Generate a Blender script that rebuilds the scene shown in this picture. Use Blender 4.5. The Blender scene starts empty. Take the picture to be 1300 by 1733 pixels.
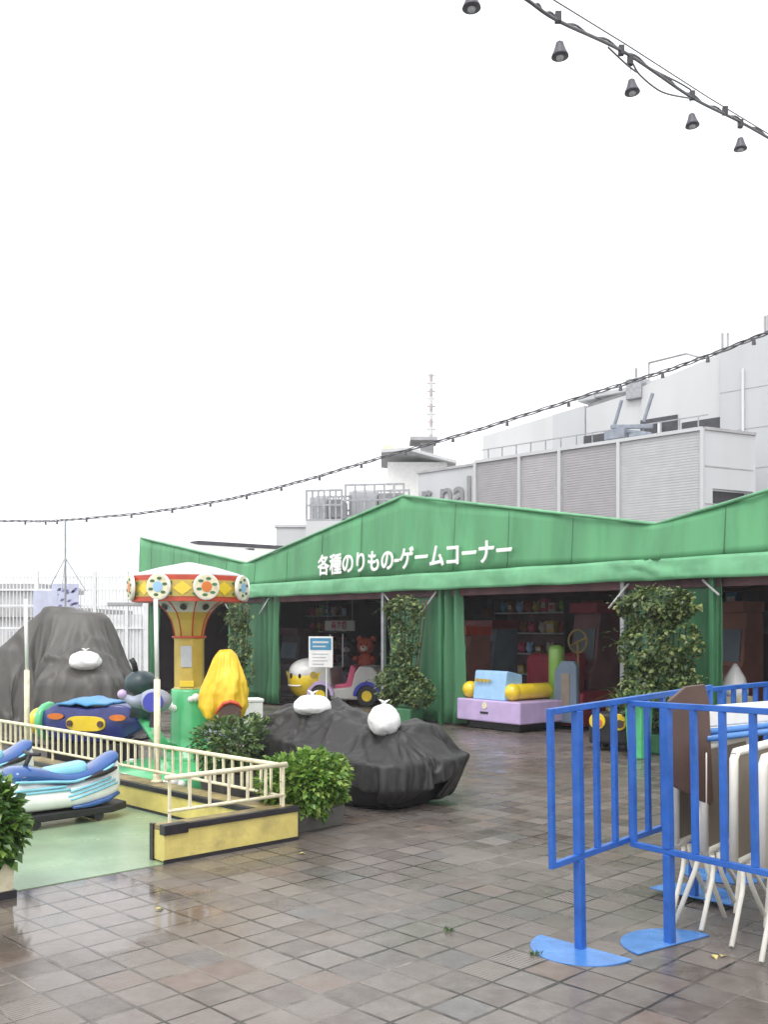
import bpy, bmesh, math, random
from mathutils import Vector, Matrix, noise
R = math.radians
random.seed(7)
scene = bpy.context.scene
col = scene.collection

# ------------------------------------------------------------------ camera
F = 1660.0                                   # focal length in pixels of the 1300 x 1733 photograph
EYE = 1.5
cam_d = bpy.data.cameras.new('camera'); cam = bpy.data.objects.new('camera', cam_d); col.objects.link(cam)
cam.location = (0, 0, EYE); cam.rotation_euler = (R(90), 0, 0)
cam_d.sensor_fit = 'AUTO'; cam_d.sensor_width = 36; cam_d.lens = F / 1733 * 36
cam_d.shift_y = (1060 - 866.5) / 1733
cam_d.clip_start = 0.05; cam_d.clip_end = 2000
scene.camera = cam

# ------------------------------------------------------------------ sky, sun, exposure
SUN_EL, SUN_AZ = R(58), R(200)
w = bpy.data.worlds.new('World'); scene.world = w; w.use_nodes = True
wn, wl = w.node_tree.nodes, w.node_tree.links
bg = wn['Background']
sk = wn.new('ShaderNodeTexSky'); sk.sky_type = 'NISHITA'; sk.sun_disc = False
sk.sun_elevation = SUN_EL; sk.sun_rotation = SUN_AZ; sk.dust_density = 2; sk.air_density = 1.0; sk.ozone_density = 1.0
hs = wn.new('ShaderNodeHueSaturation'); hs.inputs['Saturation'].default_value = 0.12; hs.inputs['Value'].default_value = 1.0
wl.new(sk.outputs[0], hs.inputs['Color'])
# a closed layer of rain cloud over the clear-sky colours: nearly even, a little brighter overhead
ctc = wn.new('ShaderNodeTexCoord'); cno = wn.new('ShaderNodeTexNoise'); cno.inputs['Scale'].default_value = 2.5; cno.inputs['Detail'].default_value = 4
wl.new(ctc.outputs['Generated'], cno.inputs['Vector'])
crm = wn.new('ShaderNodeMix'); crm.data_type = 'RGBA'; crm.inputs[6].default_value = (8.4, 8.5, 8.7, 1); crm.inputs[7].default_value = (10.2, 10.2, 10.3, 1)
wl.new(cno.outputs[0], crm.inputs[0])
cmx = wn.new('ShaderNodeMix'); cmx.data_type = 'RGBA'; cmx.inputs[0].default_value = .85
wl.new(hs.outputs[0], cmx.inputs[6]); wl.new(crm.outputs[2], cmx.inputs[7]); wl.new(cmx.outputs[2], bg.inputs['Color'])
bg.inputs['Strength'].default_value = 0.10
sd = bpy.data.lights.new('sun', 'SUN'); sd.energy = 1.0; sd.angle = R(25); sd.color = (1, .97, .93)
so = bpy.data.objects.new('sun', sd); col.objects.link(so)
so.rotation_euler = (R(90) - SUN_EL, 0, R(180) - SUN_AZ)
scene.view_settings.view_transform = 'Standard'; scene.view_settings.look = 'None'
scene.view_settings.exposure = 0.95; scene.view_settings.gamma = 1
scene.cycles.max_bounces = 8

# ------------------------------------------------------------------ helpers: photo geometry
def W(px, py, Y): return Vector(((px - 650) / F * Y, Y, EYE - (py - 1060) / F * Y))
def G(px, py):
    Y = F * EYE / (py - 1060); return Vector(((px - 650) / F * Y, Y, 0))
S2 = math.sqrt(.5)
U = Vector((S2, -S2, 0)); V = Vector((S2, S2, 0))       # the two directions of the paving

# ------------------------------------------------------------------ helpers: materials
def nt(m): return m.node_tree.nodes, m.node_tree.links
def mat(name, c, rough=.5, var=.15, scale=6, bump=0., bscale=40, metal=0., dirt=None, dscale=3, streak=False, spec=.5, coat=0):
    m = bpy.data.materials.new(name); m.use_nodes = True; n, l = nt(m); b = n['Principled BSDF']
    b.inputs['Roughness'].default_value = rough; b.inputs['Metallic'].default_value = metal
    b.inputs['Specular IOR Level'].default_value = spec; b.inputs['Coat Weight'].default_value = coat
    tc = n.new('ShaderNodeTexCoord'); mp = n.new('ShaderNodeMapping'); l.new(tc.outputs['Object'], mp.inputs[0])
    if streak: mp.inputs['Scale'].default_value = (1, 1, .12)
    no = n.new('ShaderNodeTexNoise'); no.inputs['Scale'].default_value = scale; no.inputs['Detail'].default_value = 6
    l.new(mp.outputs[0], no.inputs['Vector'])
    mx = n.new('ShaderNodeMix'); mx.data_type = 'RGBA'
    lo = [max(0, x * (1 - var)) for x in c]; hi = [min(1, x * (1 + var)) for x in c]
    mx.inputs[6].default_value = (*lo, 1); mx.inputs[7].default_value = (*hi, 1)
    mr = n.new('ShaderNodeMapRange'); mr.inputs['From Min'].default_value = .35; mr.inputs['From Max'].default_value = .65
    l.new(no.outputs[0], mr.inputs[0]); l.new(mr.outputs[0], mx.inputs[0])
    out = mx.outputs[2]
    if dirt:
        n2 = n.new('ShaderNodeTexNoise'); n2.inputs['Scale'].default_value = dscale; n2.inputs['Detail'].default_value = 8; n2.inputs['Roughness'].default_value = .7
        l.new(mp.outputs[0], n2.inputs['Vector'])
        r2 = n.new('ShaderNodeMapRange'); r2.inputs['From Min'].default_value = .5; r2.inputs['From Max'].default_value = .75; r2.inputs['To Max'].default_value = .75
        l.new(n2.outputs[0], r2.inputs[0])
        m2 = n.new('ShaderNodeMix'); m2.data_type = 'RGBA'; l.new(r2.outputs[0], m2.inputs[0]); l.new(out, m2.inputs[6]); m2.inputs[7].default_value = (*dirt, 1)
        out = m2.outputs[2]
    l.new(out, b.inputs['Base Color'])
    rr = n.new('ShaderNodeMapRange'); rr.inputs['To Min'].default_value = max(.02, rough - .1); rr.inputs['To Max'].default_value = min(1, rough + .1)
    l.new(no.outputs[0], rr.inputs[0]); l.new(rr.outputs[0], b.inputs['Roughness'])
    if bump:
        n3 = n.new('ShaderNodeTexNoise'); n3.inputs['Scale'].default_value = bscale; n3.inputs['Detail'].default_value = 5
        l.new(mp.outputs[0], n3.inputs['Vector'])
        bp = n.new('ShaderNodeBump'); bp.inputs['Strength'].default_value = bump; bp.inputs['Distance'].default_value = .02
        l.new(n3.outputs[0], bp.inputs['Height']); l.new(bp.outputs[0], b.inputs['Normal'])
    return m

def leaf_mat(name, dark, bright, tip):
    m = bpy.data.materials.new(name); m.use_nodes = True; n, l = nt(m); b = n['Principled BSDF']
    ge = n.new('ShaderNodeNewGeometry'); rp = n.new('ShaderNodeValToRGB')
    e = rp.color_ramp.elements; e[0].color = (*dark, 1); e[1].color = (*tip, 1); e[1].position = 1
    k = e.new(.6); k.color = (*bright, 1)
    l.new(ge.outputs['Random Per Island'], rp.inputs[0]); l.new(rp.outputs[0], b.inputs['Base Color'])
    b.inputs['Roughness'].default_value = .35
    tr = n.new('ShaderNodeBsdfTranslucent'); l.new(rp.outputs[0], tr.inputs[0])
    ms = n.new('ShaderNodeMixShader'); ms.inputs[0].default_value = .25
    l.new(b.outputs[0], ms.inputs[1]); l.new(tr.outputs[0], ms.inputs[2]); l.new(ms.outputs[0], n['Material Output'].inputs[0])
    return m

# ------------------------------------------------------------------ helpers: meshes
class MB:
    def __init__(s): s.bm = bmesh.new(); s.M = Matrix()
    def v(s, p): return s.bm.verts.new(s.M @ Vector(p))
    def f(s, vs):
        try: return s.bm.faces.new(vs)
        except ValueError: return None
    def face(s, pts): s.f([s.v(p) for p in pts]); return s
    def hexa(s, a, b):                       # two quads a (bottom) and b (top)
        A = [s.v(p) for p in a]; B = [s.v(p) for p in b]; n = len(A)
        s.f(A[::-1]); s.f(B)
        for i in range(n): s.f([A[i], A[(i + 1) % n], B[(i + 1) % n], B[i]])
        return s
    def box(s, x0, x1, y0, y1, z0, z1):
        return s.hexa([(x0, y0, z0), (x1, y0, z0), (x1, y1, z0), (x0, y1, z0)], [(x0, y0, z1), (x1, y0, z1), (x1, y1, z1), (x0, y1, z1)])
    def prism(s, poly, a, b, plane='xz'):    # outline extruded along the third axis
        f = {'xz': lambda p, t: (p[0], t, p[1]), 'xy': lambda p, t: (p[0], p[1], t), 'yz': lambda p, t: (t, p[0], p[1])}[plane]
        return s.hexa([f(p, a) for p in poly], [f(p, b) for p in poly])
    def bar(s, p0, p1, wx, wz, up=(0, 0, 1)):
        p0, p1 = Vector(p0), Vector(p1); d = (p1 - p0).normalized(); up = Vector(up)
        if abs(d.dot(up)) > .98: up = Vector((1, 0, 0))
        sd = d.cross(up).normalized(); u2 = sd.cross(d)
        o = [(-wx / 2, -wz / 2), (wx / 2, -wz / 2), (wx / 2, wz / 2), (-wx / 2, wz / 2)]
        return s.hexa([p0 + sd * a + u2 * b for a, b in o], [p1 + sd * a + u2 * b for a, b in o])
    def tube(s, pts, r, seg=8, caps=True):
        pts = [Vector(p) for p in pts]; rings = []; prev = None
        for i, p in enumerate(pts):
            d = (pts[min(i + 1, len(pts) - 1)] - pts[max(i - 1, 0)]).normalized()
            if prev is None:
                a = d.cross(Vector((0, 0, 1)))
                if a.length < .05: a = d.cross(Vector((1, 0, 0)))
            else: a = prev - d * prev.dot(d)
            a.normalize(); prev = a; b = d.cross(a)
            rr = r[i] if isinstance(r, (list, tuple)) else r
            rings.append([s.v(p + (a * math.cos(t) + b * math.sin(t)) * rr) for t in (2 * math.pi * k / seg for k in range(seg))])
        for A, B in zip(rings, rings[1:]):
            for k in range(seg): s.f([A[k], A[(k + 1) % seg], B[(k + 1) % seg], B[k]])
        if caps: s.f(rings[0][::-1]); s.f(rings[-1])
        return s
    def lathe(s, prof, c=(0, 0, 0), seg=24, a0=0., caps=True):
        rings = [[s.v((c[0] + r * math.cos(a0 + 2 * math.pi * k / seg), c[1] + r * math.sin(a0 + 2 * math.pi * k / seg), c[2] + z)) for k in range(seg)] for r, z in prof]
        for A, B in zip(rings, rings[1:]):
            for k in range(seg): s.f([A[k], A[(k + 1) % seg], B[(k + 1) % seg], B[k]])
        if caps: s.f(rings[0][::-1]); s.f(rings[-1])
        return s
    def ell(s, c, r, seg=20, rings=12, fn=None):
        c = Vector(c); R_ = []
        for i in range(1, rings):
            t = math.pi * i / rings; row = []
            for k in range(seg):
                a = 2 * math.pi * k / seg; d = Vector((math.sin(t) * math.cos(a), math.sin(t) * math.sin(a), -math.cos(t)))
                q = fn(d) if fn else 1
                row.append(s.v(c + Vector((d.x * r[0], d.y * r[1], d.z * r[2])) * q))
            R_.append(row)
        b = s.v(c + Vector((0, 0, -r[2])) * (fn(Vector((0, 0, -1))) if fn else 1)); t_ = s.v(c + Vector((0, 0, r[2])) * (fn(Vector((0, 0, 1))) if fn else 1))
        for k in range(seg):
            s.f([b, R_[0][(k + 1) % seg], R_[0][k]]); s.f([t_, R_[-1][k], R_[-1][(k + 1) % seg]])
        for A, B in zip(R_, R_[1:]):
            for k in range(seg): s.f([A[k], A[(k + 1) % seg], B[(k + 1) % seg], B[k]])
        return s
    def disc(s, c, r, axis, th, seg=20, sy=1.):
        """a thick disc facing along axis"""
        c, ax = Vector(c), Vector(axis).normalized(); a = ax.cross(Vector((0, 0, 1)))
        if a.length < .05: a = Vector((1, 0, 0))
        a.normalize(); b = ax.cross(a)
        o = [a * math.cos(t) * r + b * math.sin(t) * r * sy for t in (2 * math.pi * k / seg for k in range(seg))]
        return s.hexa([c + q for q in o], [c + ax * th + q for q in o])
    def grid(s, rows, closed=False):         # rows of points joined to a sheet
        vs = [[s.v(p) for p in r] for r in rows]
        for A, B in zip(vs, vs[1:]):
            n = len(A)
            for k in range(n if closed else n - 1): s.f([A[k], A[(k + 1) % n], B[(k + 1) % n], B[k]])
        return vs
    def leaf(s, p, d, size, wd=.45, up=Vector((0, 0, 1))):
        d = d.normalized(); sd = d.cross(up)
        if sd.length < .05: sd = Vector((1, 0, 0))
        sd.normalize(); n = sd.cross(d); m = p + d * size * .5 - n * size * .06
        b, t = s.v(p), s.v(p + d * size - n * size * .15); c = s.v(m)
        L, R_ = s.v(m + sd * size * wd + n * size * .14), s.v(m - sd * size * wd + n * size * .14)
        s.f([b, c, L]); s.f([b, R_, c]); s.f([c, t, L]); s.f([c, R_, t])
    def build(s, name, m, parent=None, smooth=False, bevel=0, solid=0, sub=0, fix=True):
        if fix: bmesh.ops.recalc_face_normals(s.bm, faces=s.bm.faces)
        me = bpy.data.meshes.new(name); s.bm.to_mesh(me); s.bm.free(); me.materials.append(m)
        if smooth:
            for p in me.polygons: p.use_smooth = True
        o = bpy.data.objects.new(name, me); col.objects.link(o)
        if parent: o.parent = parent
        if solid: md = o.modifiers.new('t', 'SOLIDIFY'); md.thickness = solid; md.offset = 0
        if sub: md = o.modifiers.new('s', 'SUBSURF'); md.levels = md.render_levels = sub
        if bevel: md = o.modifiers.new('b', 'BEVEL'); md.width = bevel; md.segments = 2; md.limit_method = 'ANGLE'; md.angle_limit = R(40)
        return o

def tag(o, label=None, cat=None, group=None, kind=None):
    if label: o['label'] = label
    if cat: o['category'] = cat
    if group: o['group'] = group
    if kind: o['kind'] = kind
    return o
def thing(name, label, cat, loc=(0, 0, 0), rz=0., group=None):
    o = bpy.data.objects.new(name, None); col.objects.link(o); o.empty_display_size = .1
    o.location = loc; o.rotation_euler = (0, 0, rz); return tag(o, label, cat, group)
def dup(root, loc, rz, label):
    def cp(o, par):
        c = o.copy(); col.objects.link(c)
        if par: c.parent = par
        for ch in o.children: cp(ch, c)
        return c
    kids = cp(root, None); kids.location = loc; kids.rotation_euler = (root.rotation_euler.x, root.rotation_euler.y, rz); kids['label'] = label
    return kids
def ang(v): return math.atan2(v[1], v[0])
def text_mesh(name, body, size, m, parent, loc, rot, depth=.004, offset=0., spacing=1., align='CENTER', sx=1.):
    c = bpy.data.curves.new(name, 'FONT'); c.body = body; c.size = size; c.extrude = depth; c.offset = offset
    c.space_character = spacing; c.align_x = align; c.align_y = 'CENTER'
    t = bpy.data.objects.new(name + '_src', c); col.objects.link(t)
    me = bpy.data.meshes.new_from_object(t.evaluated_get(bpy.context.evaluated_depsgraph_get()))
    bpy.data.objects.remove(t); me.materials.clear(); me.materials.append(m)
    o = bpy.data.objects.new(name, me); col.objects.link(o); o.parent = parent; o.location = loc; o.rotation_euler = rot; o.scale = (sx, 1, 1)
    return o
def nz(x, y=0, z=0): return noise.noise(Vector((x, y, z)))
def lerp(a, b, t): return a + (b - a) * t
def pl(x, xs, ys):
    if x <= xs[0]: return ys[0]
    for a, b, c, d in zip(xs, xs[1:], ys, ys[1:]):
        if x <= b: return c + (d - c) * (x - a) / (b - a)
    return ys[-1]

# ------------------------------------------------------------------ materials
GREEN = (.045, .26, .09)
M = {}
M['awning'] = mat('awning_green', (.100, .33, .15), .55, .16, 2.2, .25, 10, streak=True, dirt=(.045, .20, .075), dscale=2.6)
M['valance'] = mat('valance_green', (.155, .42, .22), .5, .14, 3, .12, 8, dirt=(.09, .33, .15), dscale=4)
M['curtain'] = mat('curtain_green', (.05, .175, .08), .5, .25, 3, .15, 10, streak=True)
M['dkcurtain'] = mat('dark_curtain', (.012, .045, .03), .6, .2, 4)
M['sheet'] = mat('roof_sheet', (.46, .46, .44), .6, .15, 3, dirt=(.30, .30, .27))
M['greenpanel'] = mat('green_panel', (.06, .21, .10), .5, .25, 3, .1, 15, streak=True)
M['white'] = mat('white_paint', (.8, .8, .78), .35, .05, 8)
M['letter'] = mat('letter_white', (.85, .86, .84), .4, .04, 12)
M['cream'] = mat('cream_paint', (.78, .72, .52), .4, .08, 12, dirt=(.45, .35, .2), dscale=9)
M['yellowwood'] = mat('yellow_board', (.66, .55, .17), .45, .14, 5, .15, 40, dirt=(.36, .28, .12), dscale=4, coat=.2)
M['plank'] = mat('worn_plank', (.30, .24, .11), .4, .3, 8, .2, 40, dirt=(.08, .06, .05))
M['blacktrim'] = mat('black_trim', (.02, .018, .022), .35, .2, 8)
M['blue'] = mat('barrier_blue', (.022, .112, .44), .33, .16, 8, .05, 60, dirt=(.05, .15, .42), dscale=22)
M['plate'] = mat('plate_blue', (.062, .20, .52), .26, .16, 8, .06, 50, dirt=(.11, .24, .46), dscale=9)
M['taupe'] = mat('table_taupe', (.27, .225, .18), .5, .1, 6)
M['brown'] = mat('table_brown', (.095, .055, .045), .45, .12, 5)
M['tablewhite'] = mat('table_white', (.82, .80, .72), .35, .05, 8)
M['tarp'] = mat('tarp_charcoal', (.028, .027, .028), .48, .14, 2, .10, 45, spec=.4)
M['tarplight'] = mat('tarp_grey', (.088, .083, .078), .5, .12, 1.5, .08, 50)
M['dark'] = mat('dark_rubber', (.015, .015, .018), .5, .2, 6)
M['bag'] = mat('plastic_bag', (.88, .88, .88), .35, .04, 10, .3, 25)
M['jetwhite'] = mat('gel_white', (.80, .82, .80), .2, .05, 8, coat=.5)
M['jetblue'] = mat('gel_blue', (.018, .085, .30), .22, .1, 8, coat=.5)
M['skyblue'] = mat('gel_sky_blue', (.22, .55, .68), .3, .1, 8, coat=.3)
M['sheetblue'] = mat('sheet_blue', (.07, .28, .56), .35, .12, 6)
M['navy'] = mat('navy_blue', (.02, .03, .17), .3, .15, 8, coat=.3)
M['yellow'] = mat('gel_yellow', (.80, .58, .03), .25, .08, 6, coat=.5)
M['ochre'] = mat('ochre_panel', (.52, .38, .07), .35, .12, 6, coat=.3)
M['orange'] = mat('gel_orange', (.65, .18, .03), .3, .1, 8)
M['red'] = mat('paint_red', (.52, .07, .035), .35, .12, 8)
M['ridegreen'] = mat('ride_green', (.09, .48, .20), .3, .1, 6, coat=.4)
M['lime'] = mat('lime_green', (.22, .42, .08), .35, .1, 6, coat=.3)
M['lilac'] = mat('lilac', (.52, .40, .66), .35, .08, 6, coat=.3)
M['greylilac'] = mat('grey_lilac', (.30, .33, .42), .4, .1, 6)
M['teal'] = mat('dark_teal', (.035, .06, .07), .4, .15, 6)
M['paleblue'] = mat('pale_blue', (.30, .52, .78), .35, .08, 6, coat=.3)
M['darkred'] = mat('dark_red', (.22, .02, .04), .45, .15, 5)
M['wheelochre'] = mat('wheel_ochre', (.26, .18, .05), .5, .15, 6)
M['royal'] = mat('royal_blue', (.04, .05, .38), .3, .08, 6)
M['pink'] = mat('pink_seat', (.55, .08, .17), .45, .1, 6)
M['yellowcover'] = mat('yellow_cover', (.80, .53, .03), .4, .12, 5, .4, 12)
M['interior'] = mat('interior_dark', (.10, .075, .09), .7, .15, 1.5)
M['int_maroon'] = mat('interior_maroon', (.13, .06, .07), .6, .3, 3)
M['steel'] = mat('galvanised', (.35, .36, .38), .4, .15, 10, metal=.6)
M['cable'] = mat('cable_grey', (.13, .13, .145), .5, .2, 10)
M['lampshade'] = mat('lamp_dark', (.07, .065, .085), .45, .2, 8)
M['wallgrey'] = mat('panel_grey', (.50, .515, .53), .5, .06, .8, dirt=(.46, .47, .485), dscale=.6, streak=True)
M['wallpale'] = mat('panel_pale', (.57, .58, .59), .5, .05, .8, streak=True)
M['vent'] = mat('vent_dark', (.05, .05, .06), .6, .2, 4)
M['roofgrey'] = mat('roof_grey', (.36, .36, .37), .6, .15, 3)
M['bluesteel'] = mat('blue_steel', (.24, .27, .32), .5, .15, 5)
M['fencewhite'] = mat('fence_white', (.78, .79, .80), .4, .05, 5)
M['purple'] = mat('banner_purple', (.16, .15, .33), .5, .2, 8)
M['lavender'] = mat('banner_lavender', (.52, .55, .70), .5, .1, 5)
M['planter'] = mat('planter_grey', (.09, .085, .08), .6, .2, 6, .2, 30)
M['stem'] = mat('stem_brown', (.07, .045, .03), .7, .3, 20)
M['lettergrey'] = mat('letter_grey', (.24, .24, .25), .5, .1, 5)
M['bandred'] = mat('mast_red', (.42, .35, .35), .6, .1, 6)
M['glass'] = mat('grey_glass', (.10, .12, .13), .1, .1, 4)
M['poster1'] = mat('poster_warm', (.30, .13, .10), .6, .15, 3)
M['poster2'] = mat('poster_cool', (.15, .19, .24), .6, .15, 3)
M['greyside'] = mat('grey_blue_panel', (.16, .22, .30), .45, .1, 5)
M['signblue'] = mat('sign_blue', (.06, .25, .42), .4, .08, 8)
M['signgrey'] = mat('sign_line', (.45, .47, .5), .5, .1, 8)
M['magenta'] = mat('sign_magenta', (.35, .03, .12), .5, .1, 8)
M['leaf_vine'] = leaf_mat('leaf_vine', (.020, .045, .016), (.10, .16, .045), (.30, .35, .12))
M['leaf_bright'] = leaf_mat('leaf_bright', (.05, .13, .02), (.18, .34, .05), (.38, .50, .12))
M['leaf_left'] = leaf_mat('leaf_left', (.025, .075, .015), (.09, .20, .03), (.24, .38, .07))
M['leaf_dark'] = leaf_mat('leaf_dark', (.03, .07, .025), (.10, .18, .055), (.24, .34, .12))

def tile_material():
    m = bpy.data.materials.new('wet_paving'); m.use_nodes = True; n, l = nt(m); b = n['Principled BSDF']
    def math_(op, a, c=None, **k):
        x = n.new('ShaderNodeMath'); x.operation = op
        for i, q in enumerate((a, c)):
            if q is None: continue
            if isinstance(q, (int, float)): x.inputs[i].default_value = q
            else: l.new(q, x.inputs[i])
        if k.get('clamp'): x.use_clamp = True
        return x.outputs[0]
    def rng(v, a, c, d, e):
        x = n.new('ShaderNodeMapRange'); l.new(v, x.inputs[0])
        for i, q in enumerate((a, c, d, e)): x.inputs[i + 1].default_value = q
        return x.outputs[0]
    def noi(scale, detail=4, vec=None, rough=.5):
        x = n.new('ShaderNodeTexNoise'); x.inputs['Scale'].default_value = scale; x.inputs['Detail'].default_value = detail; x.inputs['Roughness'].default_value = rough
        l.new(vec or tc.outputs['Object'], x.inputs['Vector']); return x.outputs[0]
    def mixc(f, A, B):
        x = n.new('ShaderNodeMix'); x.data_type = 'RGBA'
        if isinstance(f, (int, float)): x.inputs[0].default_value = f
        else: l.new(f, x.inputs[0])
        for i, q in ((6, A), (7, B)):
            if isinstance(q, tuple): x.inputs[i].default_value = (*q, 1)
            else: l.new(q, x.inputs[i])
        return x.outputs[2]
    tc = n.new('ShaderNodeTexCoord')
    mp = n.new('ShaderNodeMapping'); mp.inputs['Rotation'].default_value = (0, 0, R(45.5)); mp.inputs['Scale'].default_value = (4.95, 4.95, 1)
    l.new(tc.outputs['Object'], mp.inputs[0])
    # slight waviness of the joints
    wob = n.new('ShaderNodeTexNoise'); wob.inputs['Scale'].default_value = 1.2; l.new(mp.outputs[0], wob.inputs['Vector'])
    va = n.new('ShaderNodeVectorMath'); va.operation = 'MULTIPLY_ADD'; l.new(wob.outputs['Color'], va.inputs[0]); va.inputs[1].default_value = (.06, .06, 0); l.new(mp.outputs[0], va.inputs[2])
    fl = n.new('ShaderNodeVectorMath'); fl.operation = 'FLOOR'; l.new(va.outputs[0], fl.inputs[0])
    fr = n.new('ShaderNodeVectorMath'); fr.operation = 'FRACTION'; l.new(va.outputs[0], fr.inputs[0])
    wn_ = n.new('ShaderNodeTexWhiteNoise'); wn_.noise_dimensions = '2D'; l.new(fl.outputs[0], wn_.inputs['Vector'])
    sx = n.new('ShaderNodeSeparateXYZ'); l.new(fr.outputs[0], sx.inputs[0])
    sc = n.new('ShaderNodeSeparateColor'); l.new(wn_.outputs['Color'], sc.inputs[0])
    ex = math_('MINIMUM', sx.outputs[0], math_('SUBTRACT', 1., sx.outputs[0]))
    ey = math_('MINIMUM', sx.outputs[1], math_('SUBTRACT', 1., sx.outputs[1]))
    ed = math_('MINIMUM', ex, ey)
    jw = rng(noi(3.5, 3), .35, .68, .010, .042)
    joint = math_('SUBTRACT', 1., math_('MULTIPLY', math_('SUBTRACT', ed, jw), 60., clamp=True), clamp=True)
    joint = math_('MULTIPLY', joint, rng(noi(2.1, 3), .36, .58, .25, 1.))          # some joints filled flush, some open
    # tile colours
    base = mixc(sc.outputs[0], (.090, .072, .063), (.172, .145, .130))
    base = mixc(rng(sc.outputs[1], .90, .96, 0, .55), base, (.16, .105, .08))
    base = mixc(rng(sc.outputs[2], .88, .94, 0, .55), base, (.085, .09, .095))
    base = mixc(rng(noi(9, 8, rough=.7), .4, .75, 0, .55), base, (.23, .21, .195))
    base = mixc(rng(noi(.55, 4), .45, .7, 0, .65), base, (.075, .058, .050))
    jc = mixc(rng(noi(.9, 5, rough=.65), .5, .66, 0, 1), (.012, .010, .009), (.34, .30, .26))
    colr = mixc(joint, base, jc)
    l.new(colr, b.inputs['Base Color'])
    # water film: smoother where wet, mirror in the puddle by the painted floor
    gp = n.new('ShaderNodeNewGeometry')
    dst = n.new('ShaderNodeVectorMath'); dst.operation = 'DISTANCE'; l.new(gp.outputs['Position'], dst.inputs[0]); dst.inputs[1].default_value = (-1.62, 5.15, 0)
    pn = noi(2.2, 5)
    pud = math_('MULTIPLY', rng(dst.outputs['Value'], .2, 1.15, 1.05, 0), 1.)
    pud = rng(math_('ADD', pud, math_('MULTIPLY', math_('SUBTRACT', pn, .5), 1.6)), .38, .6, 0, 1)
    wet = rng(noi(.8, 5, rough=.6), .38, .66, 0, 1)
    rough = math_('ADD', math_('SUBTRACT', .40, math_('MULTIPLY', wet, .22)), math_('MULTIPLY', math_('SUBTRACT', sc.outputs[1], .5), .14))
    x = n.new('ShaderNodeMix'); l.new(pud, x.inputs[0]); l.new(rough, x.inputs[2]); x.inputs[3].default_value = .09
    l.new(x.outputs[0], b.inputs['Roughness'])
    b.inputs['Specular IOR Level'].default_value = .5
    # relief: tilt of each tile, joints, ribbed tiles, grain
    tilt = math_('ADD', math_('MULTIPLY', math_('SUBTRACT', sc.outputs[0], .5), sx.outputs[0]), math_('MULTIPLY', math_('SUBTRACT', sc.outputs[2], .5), sx.outputs[1]))
    rib = math_('MULTIPLY', math_('SINE', math_('MULTIPLY', sx.outputs[0], 63.)), rng(wn_.outputs['Value'], .80, .83, 0, .12))
    h = math_('ADD', math_('MULTIPLY', tilt, .9), math_('SUBTRACT', math_('MULTIPLY', noi(60, 4), .16), math_('MULTIPLY', joint, .55)))
    h = math_('ADD', h, rib)
    h = math_('MULTIPLY', h, math_('SUBTRACT', 1., math_('MULTIPLY', pud, .85)))
    bp = n.new('ShaderNodeBump'); bp.inputs['Strength'].default_value = .45; bp.inputs['Distance'].default_value = .012
    l.new(h, bp.inputs['Height']); l.new(bp.outputs[0], b.inputs['Normal'])
    return m

def drape(name, colliders, corners, nx, ny, keep, frames, m, parent, lift, grow=.10, bend=.6, seed=1):
    '''a cloth let fall over the collider shapes; returns the settled sheet as one plain mesh'''
    tmp = []
    for vs, fs_ in colliders:
        me = bpy.data.meshes.new('collider'); me.from_pydata(vs, [], fs_); ob = bpy.data.objects.new('collider', me); col.objects.link(ob); tmp.append(ob)
        bm = bmesh.new(); bm.from_mesh(me); bmesh.ops.recalc_face_normals(bm, faces=bm.faces); bm.to_mesh(me); bm.free()
        ob.modifiers.new('c', 'COLLISION'); ob.collision.thickness_outer = .012; ob.collision.thickness_inner = .15; ob.collision.cloth_friction = 18; ob.collision.damping = .6
    a, b, c, d = [Vector(q) for q in corners]
    mb = MB(); g_ = []
    for j in range(ny + 1):
        r = []
        for i in range(nx + 1):
            u_, v_ = i / nx, j / ny; p = a.lerp(b, u_).lerp(d.lerp(c, u_), v_)
            p = p + Vector((.02 * nz(u_ * 6, v_ * 6, seed), .02 * nz(u_ * 6, v_ * 6, seed + 5), lift(p) + .05 * nz(u_ * 7, v_ * 7, seed + 9)))
            r.append(mb.v(p) if keep(p) else None)
        g_.append(r)
    for A, B in zip(g_, g_[1:]):
        for k in range(nx):
            q = [A[k], A[k + 1], B[k + 1], B[k]]
            if all(q): mb.f(q)
    bmesh.ops.delete(mb.bm, geom=[v for v in mb.bm.verts if not v.link_faces], context='VERTS')
    o = mb.build(name, m, None, smooth=True)
    cm = o.modifiers.new('cloth', 'CLOTH'); cs = cm.settings
    cs.quality = 7; cs.mass = .35; cs.air_damping = 2.5; cs.tension_stiffness = cs.compression_stiffness = 18; cs.shear_stiffness = 6; cs.bending_stiffness = bend
    cs.tension_damping = cs.compression_damping = 8; cs.shear_damping = 6; cs.shrink_min = cs.shrink_max = -grow
    cm.collision_settings.distance_min = .012; cm.collision_settings.collision_quality = 3; cm.collision_settings.friction = 20
    cm.point_cache.frame_start = 1; cm.point_cache.frame_end = frames + 1
    scene.frame_start = 1; scene.frame_end = frames + 1
    for f in range(1, frames + 1): scene.frame_set(f)
    dg = bpy.context.evaluated_depsgraph_get(); me = bpy.data.meshes.new_from_object(o.evaluated_get(dg)); me.name = name
    old = o.data; o.modifiers.clear(); o.data = me; bpy.data.meshes.remove(old); me.materials.clear(); me.materials.append(m)
    for q in tmp: bpy.data.objects.remove(q)
    scene.frame_set(1)
    for p in me.polygons: p.use_smooth = True
    o.parent = parent
    return o
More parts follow.
